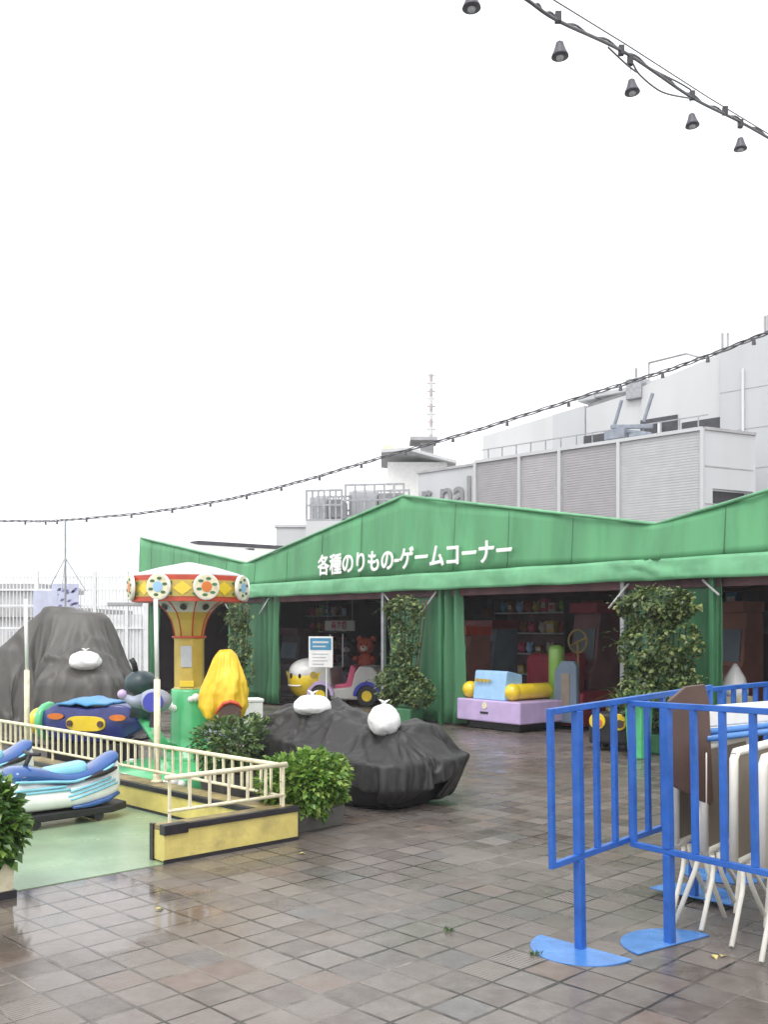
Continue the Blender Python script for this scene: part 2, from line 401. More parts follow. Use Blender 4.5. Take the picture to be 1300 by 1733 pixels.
def crumple(me, amp, fr, seed, anis=(1, 1, 1)):
    me.update(); ns = [v.normal.copy() for v in me.vertices]
    for v, n in zip(me.vertices, ns):
        q = Vector((v.co.x * fr * anis[0], v.co.y * fr * anis[1], v.co.z * fr * anis[2] + seed)); wq = Vector((noise.noise(q * .6 + Vector((3, 1, 2))), noise.noise(q * .6 + Vector((8, 5, 4))), 0)) * .8
        h = .62 * (1 - 2.6 * abs(noise.noise(q + wq))) + .38 * (1 - 2.6 * abs(noise.noise((q + wq) * 2.3 + Vector((5, 7, 1)))))
        v.co += n * amp * max(-.6, h)
    me.update()
def pleats(me, flat, lines):
    '''long soft folds: each line (ax, ay, bx, by, amplitude, width) lifts a narrow ridge and sinks a valley beside it'''
    me.update(); ns = [v.normal.copy() for v in me.vertices]
    for v, n in zip(me.vertices, ns):
        x, y = flat(v.co); wx = .035 * noise.noise(Vector((x * 2.5, y * 2.5, v.co.z * 2))); x += wx; y += .035 * noise.noise(Vector((x * 2.5, y * 2.5, v.co.z * 2 + 7))); h = 0.
        for ax, ay, bx, by, am, wd in lines:
            dx, dy = bx - ax, by - ay; L = math.hypot(dx, dy); t = ((x - ax) * dx + (y - ay) * dy) / (L * L)
            if t < -.1 or t > 1.6: continue
            d = ((x - ax) * dy - (y - ay) * dx) / L
            if abs(d) > wd * 5: continue
            f = min(1, max(0, (t + .1) / .35)) * min(1, max(0, (1.6 - t) / .3))
            h += am * f * (1.25 * math.exp(-abs(d) / (wd * (.55 if d > 0 else 1.1))) - .45 * math.exp(-((d - 1.2 * wd) / (1.6 * wd)) ** 2))
        v.co += n * h
    me.update()
def top_height(me, x, y, r):                       # highest point of a settled sheet near (x, y)
    zs = [v.co.z for v in me.vertices if (v.co.x - x) ** 2 + (v.co.y - y) ** 2 < r * r and v.co.z > .3]
    return sum(zs) / len(zs) if zs else 0.
GROUND_C = ([(-40, -5, 0), (40, -5, 0), (40, 60, 0), (-40, 60, 0)], [(0, 1, 2, 3)])

# ------------------------------------------------------------------ ground
g = MB(); g.face([(-600, -60, 0), (600, -60, 0), (600, 1100, 0), (-600, 1100, 0)])
tag(g.build('ground', tile_material()), 'wet brown grey square paving tiles of the roof terrace', 'paving', kind='structure')
M['greenfloor'] = mat('green_floor', (.27, .37, .24), .25, .10, 2.5, .10, 40, dirt=(.18, .29, .18), dscale=1.6)
KA = Vector((-1.389, 6.18, 0))                    # outer near corner of the near kerb
KD = Vector((.74, .67, 0)).normalized()           # its direction
KN = Vector((-KD.y, KD.x, 0))                     # towards the green floor
g = MB()
p0 = KA - KD * 1.6; p1 = KA + KD * .9
g.hexa([p0 + KN * 0, p1, p1 - U * 9, p0 - U * 9], [q + Vector((0, 0, .005)) for q in (p0, p1, p1 - U * 9, p0 - U * 9)])
tag(g.build('painted_floor', M['greenfloor']), 'pale green painted floor under the water scooter rides', 'floor', kind='structure')

# ------------------------------------------------------------------ game corner tent
T0 = Vector((.327, 15.51, 0)); TA = math.atan2(-.7754, .6315)
def fs(px):                                       # photo column -> distance along the facade
    t = (px - 650) / F; Y = 10.05 / (.7754 * t + .6315); X = t * Y
    return (X - T0.x) * .6315 - (Y - T0.y) * .7754
H = 4.73
tent = thing('game_corner_tent', 'green canvas tent hall with zigzag gabled front and white Japanese lettering', 'tent', T0, TA)
ZP, ZV, ZE = 3.55, 2.72, 2.06
def zig(s):
    k = s / H; f = abs((k % 2) - (0 if (k % 2) <= 1 else 2)); return ZP + (ZV - ZP) * f
S0, S1 = -2 * H, 2.6 * H
# fascia cloth: upper sheet with vertical folds
rows = []; n = 240
ss = [S0 + (S1 - S0) * i / n for i in range(n + 1)]
for j in range(7):
    q = j / 6; r = []
    for s in ss:
        zt = zig(s); z = lerp(zt, ZE + .24, q)
        y = .02 * nz(s * 3.1, z * .3) + .03 * nz(s * .7, z * .8, 5) - .05 * q
        k = abs(((s / H) + .0) % 1); kk = min(k, 1 - k)
        y -= .035 * math.exp(-(kk * H / .16) ** 2)
        r.append((s, y, z))
    rows.append(r)
mb = MB(); mb.grid(rows); mb.build('fascia', M['awning'], tent, smooth=True, solid=.012)
rows = []
for j in range(7):
    q = j / 6; r = []
    for s in ss:
        k = (s / H) % 2; kk = min(abs(k - 1), 1) * H      # 0 at valleys
        pinch = math.exp(-(kk / .5) ** 2)
        z = lerp(ZE + .25, ZE, q) + .012 * nz(s * 1.3, q) * (1 + 2 * pinch) - .012 * abs(math.sin(s * 2.3)) * q
        y = -.085 - .010 * math.sin(q * math.pi) - .012 * q + .016 * nz(s * 2.2, q * 1.5, 3) + .012 * nz(s * 7, q * .8, 6) * q + .07 * pinch * nz(s * 6, q * 5, 9)
        r.append((s, y, z))
    rows.append(r)
mb = MB(); mb.grid(rows); mb.build('valance', M['valance'], tent, smooth=True, solid=.012)
mb = MB()
for a, b in zip([-2 * H, -H, 0, H, 2 * H], [-H, 0, H, 2 * H, 2.6 * H]):
    mb.tube([(a, -.03, zig(a) + .012), (b, -.03, zig(b) + .012)], .022, 8)
mb.build('ridge_piping', M['valance'], tent, smooth=True)
mb = MB(); DEP = 9.0
for i, (a, b) in enumerate(zip([-2 * H, -H, 0, H, 2 * H], [-H, 0, H, 2 * H, 2.6 * H])):
    za, zb = zig(a) - .03, zig(b) - .03
    mb.hexa([(a, .03, za - .02), (b, .03, zb - .02), (b, DEP, zb - .02), (a, DEP, za - .02)], [(a, .03, za), (b, .03, zb), (b, DEP, zb), (a, DEP, za)])
mb.build('roof', M['sheet'], tent)
mb = MB()
for k in range(5):
    s = -2 * H + .15; mb.box(s, s + 1.0 + .45 * k, 2.2 + 1.2 * k, 2.35 + 1.2 * k, 3.30, 3.36)
mb.box(-2 * H + .10, -2 * H + .5, 1.2, DEP, ZP - .13, ZP - .02)
mb.build('roof_batten', M['vent'], tent)
# steel beam and dim ceiling behind the valance
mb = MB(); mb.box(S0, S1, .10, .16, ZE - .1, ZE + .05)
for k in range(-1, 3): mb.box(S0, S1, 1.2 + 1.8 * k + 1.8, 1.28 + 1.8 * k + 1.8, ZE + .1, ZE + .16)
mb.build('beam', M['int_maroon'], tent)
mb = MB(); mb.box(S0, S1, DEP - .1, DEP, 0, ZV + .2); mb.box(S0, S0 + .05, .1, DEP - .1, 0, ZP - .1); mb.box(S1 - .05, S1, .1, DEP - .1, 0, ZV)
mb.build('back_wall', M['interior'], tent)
random.seed(3)
# gathered curtains beside the openings
def curtain(px0, px1, y0, m, zt=ZE + .05, amp=.05, zb=.04):
    a, b = fs(px0), fs(px1); mb = MB(); rows = []; n = 36; ph = random.random() * 9
    for j in range(10):
        q = j / 9; r = []; z = lerp(zt, zb, q)
        for i in range(n + 1):
            t = i / n; w = 1 + .18 * math.sin(q * math.pi * .9 + ph) - .10 * q
            s = lerp(a, b, .5 + (t - .5) * w)
            y = y0 + amp * math.sin(t * (b - a) * 30 + ph + .8 * q) * (1 + .3 * nz(t * 4, q * 3, ph)) + .03 * nz(t * 3, q * 4, ph)
            r.append((s, y, z + .02 * nz(t * 5, 0, ph)))
        rows.append(r)
    mb.grid(rows); mb.build('curtain', m, tent, smooth=True, solid=.01)
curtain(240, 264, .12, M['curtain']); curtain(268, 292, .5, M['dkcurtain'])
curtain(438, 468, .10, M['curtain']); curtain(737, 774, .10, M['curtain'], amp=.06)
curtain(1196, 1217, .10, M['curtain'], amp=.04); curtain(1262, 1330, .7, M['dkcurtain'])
for a, b in ((384, 440), (647, 740), (1050, 1200)):
    mb = MB(); A, B = fs(a), fs(b); rows = []
    for j in range(12):
        z = lerp(ZE + .1, .03, j / 11); rows.append([(lerp(A, B, i / 40), .17 + .012 * nz(i * .5, z * .4, A) + .02 * nz(i * .13, z, A), z) for i in range(41)])
    mb.grid(rows); mb.build('canvas_panel', M['greenpanel'], tent, smooth=True, solid=.012)
for px, c in ((384, 'greenpanel'), (643, 'steel'), (740, 'greenpanel'), (1049, 'steel'), (1200, 'greenpanel')):
    s = fs(px); mb = MB(); mb.box(s - .03, s + .03, .05, .11, 0, ZE + .1); mb.build('post', M[c], tent, bevel=.004)
for px, d in ((452, -1), (648, 1), (736, -1), (1062, -1), (1190, 1), (376, 1)):
    s = fs(px); mb = MB(); mb.tube([(s, .03, ZE - .03), (s + d * -.28 * -1, .0, ZE - .03 - .30)] if d < 0 else [(s - .02, .03, ZE - .02), (s + .2, .02, ZE - .2)], .014, 6)
    mb.build('brace', M['white'], tent, smooth=True)
for k in range(19):
    s_ = S0 + .55 + k * 1.12
    if abs(((s_ / H) + .5) % 1 - .5) < .06: continue
    pts = []
    for j in range(9):
        q = j / 8; z = lerp(zig(s_) - .02, ZE + .26, q); kk = abs((s_ / H) % 1); kk = min(kk, 1 - kk)
        pts.append((s_ + .004 * nz(z * 3, k), .02 * nz(s_ * 3.1, z * .3) + .03 * nz(s_ * .7, z * .8, 5) - .05 * q - .035 * math.exp(-(kk * H / .16) ** 2) - .008, z))
    mb = MB(); mb.tube(pts, .007, 6); mb.build('seam', M['curtain'], tent, smooth=True)
# lettering on the fascia
a, b = fs(540), fs(865)
lt = text_mesh('lettering', '各種のりもの‐ゲームコーナー', .37, M['letter'], tent, ((a + b) / 2 + .15, -.125, 2.535), (R(90), 0, 0), .006, .0, 1.0)
bmx = bmesh.new(); bmx.from_mesh(lt.data); src = bmx.verts[:] + bmx.edges[:] + bmx.faces[:]
for i, (dx, dy) in enumerate(((.010, 0), (-.010, 0), (0, .010), (0, -.010), (.007, .007), (-.007, -.007), (.007, -.007), (-.007, .007))):   # a heavier weight of the same characters
    r_ = bmesh.ops.duplicate(bmx, geom=src); bmesh.ops.translate(bmx, verts=[v for v in r_['geom'] if isinstance(v, bmesh.types.BMVert)], vec=(dx, dy, -.0004 * (i + 1)))
bmx.to_mesh(lt.data); bmx.free()
w0 = max(v.co.x for v in lt.data.vertices) - min(v.co.x for v in lt.data.vertices)
lt.scale = ((b - a) / w0, 1, 1)
# dim pictures on the interior wall
random.seed(11)
for k in range(34):
    x_ = S0 + .4 + random.random() * (S1 - S0 - 1); z = .5 + random.random() * 1.5
    mb = MB(); mb.box(x_, x_ + .3 + random.random() * .6, DEP - .13 - .004 * (k % 7), DEP - .11, z, z + .25 + random.random() * .5); mb.build('wall_poster', M['poster1' if k % 2 else 'poster2'], tent)

def TP(px, n):                                    # world point at photo column px, n metres behind the facade line
    t = (px - 650) / F; nn = Vector((.7754, .6315, 0))
    Y = (10.05 + n) / (.7754 * t + .6315); return Vector((t * Y, Y, 0))
EX = Vector((.6315, -.7754, 0)); NY = Vector((.7754, .6315, 0))

# ------------------------------------------------------------------ planted climbers in front of the tent
def vine(px0, px1, blobs, label, n, seed, leaf=.06, planter=True):
    random.seed(seed)
    c = TP((px0 + px1) / 2, -.18); wd = (TP(px1, -.18) - TP(px0, -.18)).length
    o = thing('climbing_plant', label, 'climber', c, TA, 'climbers trained up the tent front')
    mb = MB()
    k = 0
    while k < n:
        bx, bz, rx, rz, dens = random.choices(blobs, weights=[b[4] for b in blobs])[0]
        a = random.random() * 6.283; q = math.sqrt(random.random())
        x = bx + rx * q * math.cos(a); z = bz + rz * q * math.sin(a)
        if z < .1: continue
        if nz(x * 4.5, z * 4.5, seed) < -.10 and random.random() < .8: k += 1; continue
        y = -.02 - random.random() * .26 * (1.1 - q * q) * (.6 + .8 * abs(nz(x * 3, z * 3, seed + 3)) * 2)
        d = Vector((random.gauss(0, .6), -random.random() * .9, random.gauss(-.25, .5)))
        mb.leaf(Vector((x, y, z)), d, leaf * random.choice((.45, .7, .9, 1.1, 1.4)), .38, Vector((random.gauss(0, .3), -.4, 1)).normalized()); k += 1
    for k in range(26):                                # stray shoots
        bx, bz, rx, rz, dens = random.choice(blobs); a = random.random() * 6.283; p = Vector((bx + rx * .9 * math.cos(a), -.12, bz + rz * .9 * math.sin(a))); d = Vector((math.cos(a) * .7, -random.random() * .5, random.uniform(-.6, .9))).normalized()
        for j in range(random.randint(3, 7)):
            mb.leaf(p, d + Vector((random.gauss(0, .7), random.gauss(0, .5), random.gauss(0, .4))), leaf * random.uniform(.5, 1.1), .32); p = p + d * .045; d = (d + Vector((0, 0, -.12))).normalized()
    mb.build('foliage', M['leaf_vine'], o, fix=False)
    mb = MB()
    for i in range(9):
        x = random.uniform(-.35, .35) * wd; pts = [(x * .4, -.05, .3)]
        for j in range(1, 9): pts.append((x * (.4 + .6 * j / 8) + .06 * nz(i, j), -.04 + .02 * nz(j, i), .3 + j * .2))
        mb.tube(pts, .008, 5)
    mb.build('stem', M['stem'], o, smooth=True)
    mb = MB(); mb.hexa([(-.24, -.14, .0), (.24, -.14, .0), (.24, .12, 0), (-.24, .12, 0)], [(-.28, -.17, .24), (.28, -.17, .24), (.28, .14, .24), (-.28, .14, .24)])
    mb.build('planter', M['curtain'], o, bevel=.02)
    return o
vine(378, 442, [(0, 1.7, .42, .28, 1.5), (.05, 1.15, .40, .5, 2), (.1, .65, .45, .3, 2)], 'climber on the far left green panel behind the carousel ride', 3400, 21, .06)
vine(632, 745, [(.02, 1.75, .46, .22, 2), (.05, 1.35, .33, .4, 1.7), (.02, .95, .30, .3, 1.2), (-.12, .62, .60, .28, 3.0), (.38, .5, .34, .24, 1.6), (-.3, .45, .35, .2, 1)], 'ragged climber on the middle green panel, left of the lilac ride', 6200, 22, .06)
vine(1036, 1200, [(0, 1.75, .56, .22, 3), (.02, 1.25, .58, .45, 3), (.05, .75, .58, .4, 2.8), (-.1, .45, .6, .25, 2.0)], 'widest climber, dense over the green panel behind the blue barriers', 10000, 23, .062)

# spiky grass-like plant at the foot of the widest climber
random.seed(5)
o = thing('spiky_plant', 'spiky long-leaved plant in a green planter below the widest climber', 'plant', TP(1082, -.75), TA)
mb = MB()
for k in range(150):
    a = random.random() * 6.28; L = random.uniform(.25, .5); up = random.uniform(.3, 1.2)
    d = Vector((math.cos(a), math.sin(a), up)).normalized(); p = Vector((random.gauss(0, .1), random.gauss(0, .06), .58)); sd = d.cross(Vector((0, 0, 1))).normalized() * .012
    q = p + d * L * .6; e = p + d * L + Vector((0, 0, -.12 * L / .4))
    A = [mb.v(p - sd), mb.v(p + sd), mb.v(q + sd), mb.v(q - sd)]; t = mb.v(e); mb.f(A); mb.f([A[3], A[2], t])
mb.build('foliage', M['leaf_dark'], o, fix=False)
mb = MB(); mb.hexa([(-.09, -.09, 0), (.09, -.09, 0), (.09, .09, 0), (-.09, .09, 0)], [(-.115, -.115, .6), (.115, -.115, .6), (.115, .115, .6), (-.115, .115, .6)]); mb.build('planter', M['ridegreen'], o, bevel=.015)

# ------------------------------------------------------------------ blue crowd barriers
def barrier(label, loc, d):
    o = thing('crowd_barrier', label, 'barrier', loc, ang(d), 'blue crowd barriers')
    z0, z1 = .435, 1.125; n = 7; sp = 1.11 / 7
    xs = [-.215] + [sp * i for i in range(n + 1)] + [1.11 + .215]
    mb = MB(); mb.bar((xs[0] + .0155, 0, z1), (xs[-1] - .0155, 0, z1), .028, .028); mb.build('top_rail', M['blue'], o, bevel=.003)
    mb = MB(); mb.bar((xs[0] + .0155, 0, z0), (xs[-1] - .0155, 0, z0), .028, .028); mb.build('bottom_rail', M['blue'], o, bevel=.003)
    for i, x in enumerate(xs):
        if i in (1, n + 1):
            mb = MB(); mb.box(x - .021, x + .021, -.020, .020, .008, z0 - .0145); mb.box(x - .021, x + .021, -.020, .020, z0 + .0145, z1 - .0145); mb.build('post', M['blue'], o, bevel=.003)
        else:
            ed_ = .0145 if 0 < i < n + 2 else -.0138
            mb = MB(); mb.box(x - .015, x + .015, -.012, .012, z0 + ed_, z1 - ed_); mb.build('bar', M['blue'], o, bevel=.002)
    for x, sg in ((0, -1), (1.11, 1)):
        mb = MB(); pts = [(x - sg * .03, .25)] + [(x - sg * .03 + sg * .25 * math.sin(t), .25 * math.cos(t)) for t in (math.pi * k / 20 for k in range(1, 20))] + [(x - sg * .03, -.25)]
        mb.prism(pts, .001, .009, 'xy'); mb.build('base_plate', M['plate'], o, bevel=.002)
    return o
BA = Vector((.70, .714, 0)); BB = Vector((.55, -.835, 0))
ba = barrier('blue barrier nearest the open paving, standing left of the folded tables', (.913, 4.55, 0), BA)
bb = dup(ba, (1.352, 4.632, 0), ang(BB), 'blue barrier joined at an angle, in front of the folded tables')
bc = dup(ba, (2.045, 5.93, 0), ang(BA), 'blue barrier behind the folded tables, partly hidden by the white table tops')
for o, r in ((ba, .026), (bb, .020)): o.rotation_euler.y = -r * 1.0

# ------------------------------------------------------------------ folding tables stood on end
def leg_x(o, y, flip, L=1.15):
    """a bent white tube leg whose foot spreads from the folded frame"""
    mb = MB(); s = flip
    mb.tube([(.02 * s, y, .62), (.02 * s, y, .36), (.03 * s, y, .30), (.05 * s, y, .25), (.16 * s, y, .014)], .0135, 8); mb.build('leg', M['tablewhite'], o, smooth=True)
def folded_table(label, loc, rz, h0=.345, h1=.955, wd=.62, m='taupe', octo=False):
    o = thing('folding_table', label, 'folding table', loc, rz, 'folded tables stood on edge behind the barriers')
    mb = MB()
    if octo: mb.prism([(0.0, .72), (.0, 1.13), (.10, 1.20), (.21, 1.21), (.235, 1.12), (.26, .62), (.24, .60)], -.012, .012, 'xz'); mb.build('tabletop', M[m], o, bevel=.004)
    else:
        mb.box(.022, wd - .022, -.010, .010, h0 + .022, h1 - .022); mb.build('tabletop', M[m], o)
        mb = MB(); e = .021
        mb.tube([(e, 0, h0 + e), (e, 0, h1 - .05), (.05, 0, h1 - e), (wd - .05, 0, h1 - e), (wd - e, 0, h1 - .05), (wd - e, 0, h0 + e), (e, 0, h0 + e)], .0225, 8); mb.build('edge_frame', M['tablewhite'], o, smooth=True)
    return o
TB = [(1141, 5.12), (1190, 4.92), (1240, 4.68), (1289, 4.47), (1343, 4.28)]
names = ['folded table farthest left of the row, mostly hidden by the brown table', 'folded table second from the left, white edge showing below the brown table',
         'folded table with a bare white rim near the middle of the row', 'folded table with a pale rim beside the right frame edge', 'rightmost folded table, cut off by the photo edge']
for k, (px, Y) in enumerate(TB):
    p = W(px, 1060, Y); p.z = 0
    o = folded_table(names[k], p, R(50), h1=.915, m='tablewhite' if k in (3, 4) else 'taupe')
    for i, (x, s) in enumerate(((.06, -1), (.14, 1), (.45, -1), (.52, 1))):
        mb = MB()
        mb.tube([(x, -.026, .345), (x, -.030, .30), (x + .006 * s, -.032, .27), (x + .03 * s, -.036, .225), (x + .19 * s, -.045 - .012 * i, .014)], .0125, 8); mb.build('leg', M['tablewhite'], o, smooth=True)
p = W(1131, 1060, 4.86); p.z = 0
o = folded_table('brown folded table with cut corners, standing foremost at the left of the row', p, R(18), m='brown', octo=True)
for x, s in ((.20, -1), (.235, 1)):
    mb = MB(); mb.tube([(x, .028, .64), (x, .028, .40), (x + .0 * s, .028, .34), (x + .02 * s, .03, .27), (x + .13 * s, .04, .014)], .0125, 8); mb.build('leg', M['tablewhite'], o, smooth=True)
# white slab and blue rods lying across the row
c = W(1258, 1060, 5.05)
o = thing('table_board', 'white slab with two blue rods under it, lying across the folded tables', 'board', (c.x - .14, c.y + .02, .918), R(36))
mb = MB(); mb.box(-.10, .95, -.02, .20, .066, .150); mb.build('slab', M['white'], o, bevel=.008)
for y, z in ((-.045, .048), (-.07, .018)): mb = MB(); mb.tube([(-.16, y, z), (.95, y + .03, z)], .0165, 10); mb.build('rod', M['plate'], o, smooth=True)
mb = MB(); mb.box(-.1, .9, -.02, .16, .001, .065); mb.build('support_board', M['tablewhite'], o, bevel=.004)

# ------------------------------------------------------------------ yellow kerbs with cream railings
def kerb(name, label, P, d, L, th, h, extra=None, end_trim=True):
    o = thing(name, label, 'kerb', P, ang(d))
    mb = MB(); mb.box(0, L, 0.0, th, .012, h - .03); mb.build('board', M['yellowwood'], o, bevel=.006)
    mb = MB(); mb.box(.16 if end_trim else 0, L + .004, -.012, .03, h - .034, h + .006)
    if end_trim: mb.box(-.004, .17, -.016, .05, h - .055, h + .010)
    mb.build('top_trim', M['blacktrim'], o, bevel=.004)
    mb = MB(); mb.box(0, L, .032, th - .002, h - .029, h); mb.build('top_plank', M['plank'], o)
    mb = MB(); mb.box(-.004, L, -.006, .0, 0, .026); mb.build('base_trim', M['blacktrim'], o)
    if end_trim:
        mb = MB(); mb.box(-.012, .012, th - .03, th + .012, 0, h + .004); mb.build('end_trim', M['blacktrim'], o)
    return o
kerb('yellow_kerb', 'short yellow wooden kerb with black trim at the edge of the paving', KA, KD, 1.06, .15, .235)
K2 = Vector((-1.12, 7.115, 0)); K2b = Vector((-.80, 6.80, 0))
LK = 12.0
pA = K2b - U * LK
kerb('yellow_kerb', 'long yellow kerb running back behind the water scooter rides', pA, U, LK - .10, .22, .21, end_trim=False)
def railing(name, label, P, d, L, z0, z1, zb, sp, posts):
    o = thing(name, label, 'railing', P, ang(d), 'cream railings on the kerbs')
    mb = MB(); mb.tube([(0, 0, z1), (L, 0, z1)], .017, 8); mb.build('top_rail', M['cream'], o, smooth=True)
    mb = MB(); mb.tube([(.02, 0, z0), (L - .02, 0, z0)], .012, 8); mb.build('bottom_rail', M['cream'], o, smooth=True)
    n = round(L / sp)
    return o, n
rp = KA + KD * .05 + KN * .07
o, n = railing('railing', 'short cream railing on the near yellow kerb', rp, KD, .96, .315, .53, .235, .16, 0)
for i in range(7):
    x = .03 + i * .15; mb = MB(); mb.box(x - .008, x + .008, -.008, .008, .325 if i not in (0, 6) else .236, .515); mb.build('bar', M['cream'], o)
e = rp + KD * .96
L1 = 8.2
o, n = railing('railing', 'long cream railing running back behind the water scooter rides', e - U * L1, U, L1, .30, .515, .21, .115, 0)
for i in range(n):
    x = L1 - .06 - i * (L1 / n); mb = MB(); post = i % 10 == 0
    mb.box(x - .008, x + .008, -.008, .008, .212 if post else .31, .50); mb.build('bar', M['cream'], o)
# tall thin poles standing on the long kerb
def pole(px, label, toppy):
    t = (px - 650) / F; s = (e.x + e.y); Y = s / (1 + t); p = Vector((t * Y, Y, 0))
    ztop = EYE + (1060 - toppy) / F * Y
    o = thing('thin_pole', label, 'pole', p, 0, 'thin poles along the long railing')
    mb = MB(); mb.tube([(0, .03, .21), (0, .03, 1.06)], .027, 10); mb.build('lower_tube', M['cream'], o, smooth=True)
    mb = MB(); mb.tube([(0, .03, 1.06), (-.012, .03, ztop)], .018, 10); mb.build('upper_tube', M['white'], o, smooth=True)
    mb = MB(); mb.lathe([(.05, .212), (.05, .222), (.034, .226), (.034, .27), (.03, .275)], (0, .03, 0), 12); mb.build('foot', M['cream'], o)
    return o
pole(264, 'cream and white pole in front of the carousel ride', 1014)
pole(43, 'cream and white pole in front of the tall grey tarpaulin', 1014)

# ------------------------------------------------------------------ water scooter rides
def scooter(label, loc, rz):
    o = thing('water_scooter_ride', label, 'kiddie ride', loc, rz, 'water scooter rides')
    # x forward (to the right in the photo), hull sections along x
    def loft(xs, prof, mname, name, sub=1):
        mb = MB(); rows = [[(x, y, z) for y, z in prof(x)] for x in xs]; vs = mb.grid(rows, closed=True)
        mb.f(vs[0][::-1]); mb.f(vs[-1]); return mb.build(name, M[mname], o, smooth=True, bevel=0, sub=sub)
    L0, L1_ = -.46, .46
    xs = [L0 + (L1_ - L0) * i / 14 for i in range(15)]
    def hull(x):
        t = (x - L0) / (L1_ - L0); w = .20 * (1 - .55 * max(0, t - .55) ** 1.3 / .45 ** 1.3 - .15 * (1 - t) ** 3)
        zt = pl(t, [0, .12, .3, .5, .75, .92, 1], [.36, .37, .34, .31, .36, .44, .48]); zb = pl(t, [0, .6, .9, 1], [.115, .11, .13, .19])
        return [(-w * .75, zb), (w * .75, zb), (w, zb + .07), (w * .96, zb + .12), (w * .8, zt - .03), (w * .5, zt), (-w * .5, zt), (-w * .8, zt - .03), (-w * .96, zb + .12), (-w, zb + .07)]
    loft(xs, hull, 'jetwhite', 'hull')
    def cowl(x):
        t = (x - L0) / (L1_ - L0); w = .155 * (1 - .30 * max(0, t - .6) / .4)
        zt = pl(t, [0, .1, .25, .42, .58, .78, .94, 1], [.44, .475, .455, .40, .385, .43, .515, .54]); zb = pl(t, [0, .3, .5, .75, 1], [.33, .31, .28, .32, .44])
        return [(-w, zb), (w, zb), (w, lerp(zb, zt, .7)), (w * .6, zt), (-w * .6, zt), (-w, lerp(zb, zt, .7))]
    loft([L0 + .02 + .88 * i / 14 for i in range(15)], cowl, 'jetblue', 'cowl')
    def seat(x):
        t = (x + .16) / .34; zt = .415 + .035 * t; w = .10
        return [(-w, .3), (w, .3), (w, zt), (w * .6, zt + .015), (-w * .6, zt + .015), (-w, zt)]
    loft([-.16 + .34 * i / 6 for i in range(7)], seat, 'skyblue', 'seat')
    mb = MB()
    for sg in (-1, 1):
        for zo, a, b in ((.30, -.43, -.05), (.275, -.43, -.02), (.235, -.02, .34), (.205, -.04, .38), (.175, -.02, .40)):
            pts = []
            for i in range(9):
                x = lerp(a, b, i / 8); t = (x - L0) / (L1_ - L0); w = .20 * (1 - .55 * max(0, t - .55) ** 1.3 / .45 ** 1.3 - .15 * (1 - t) ** 3)
                zz = zo + (.17 * max(0, t - .35) if zo < .26 else 0); pts.append((x, sg * (w * lerp(.93, .86, (zo - .17) / .13) + .004), zz))
            mb.tube(pts, .0105, 6)
    mb.build('side_stripe', M['skyblue'], o, smooth=True)
    mb = MB()
    for sg in (-1, 1):
        pts = [];
        for i in range(7):
            x = lerp(.10, .40, i / 6); t = (x - L0) / (L1_ - L0); w = .20 * (1 - .55 * max(0, t - .55) ** 1.3 / .45 ** 1.3 - .15 * (1 - t) ** 3)
            pts.append((x, sg * (w * .86 + .004), .27 + .17 * max(0, t - .35) + .02))
        mb.tube(pts, [.006, .012, .018, .024, .026, .022, .012], 8)
    mb.build('side_decal', M['dark'], o, smooth=True)
    mb = MB()
    for sg in (-1, 1):
        pts = []
        for i in range(15):
            t = .90 * i / 14; x = L0 + .03 + .88 * t; pts.append((x, sg * (.155 * (1 - .30 * max(0, t - .6) / .4) + .006), pl(t, [0, .3, .5, .75, .95, 1], [.365, .345, .325, .36, .44, .46])))
        mb.tube(pts, .011, 8)
    mb.build('cowl_trim', M['skyblue'], o, smooth=True)
    mb = MB()
    for sg in (-1, 1): mb.tube([(x, sg * y, z) for x, y, z in ((.0, .172, .135), (.15, .165, .14), (.30, .135, .155), (.42, .095, .19))], [.012, .02, .024, .016], 8)
    mb.build('chine_band', M['jetblue'], o, smooth=True)
    mb = MB(); mb.tube([(-.31, 0, .42), (-.25, 0, .54)], .018, 8); mb.tube([(-.24, -.13, .55), (-.25, 0, .54), (-.24, .13, .55)], .014, 8); mb.build('handlebar', M['dark'], o, smooth=True)
    mb = MB(); mb.disc((-.36, -.134, .375), .026, (0, -1, 0), .012, 14); mb.build('badge', M['steel'], o)
    mb = MB(); mb.prism([(-.44, -.17), (.34, -.17), (.50, -.08), (.50, .08), (.34, .17), (-.44, .17)], .055, .115, 'xy'); mb.build('base', M['dark'], o, bevel=.012)
    for x in (-.28, .22): mb = MB(); mb.disc((x, -.16, .045), .04, (0, 1, 0), .32, 14); mb.build('roller', M['dark'], o)
    return o
sc1 = scooter('blue and white water scooter ride nearest the near kerb', (-2.455, 7.475, .006), ang((.72, .69)))
dup(sc1, (-3.36, 8.15, .012), ang((.72, .69)) + .1, 'blue and white water scooter ride half out of frame, behind the leafy planter')

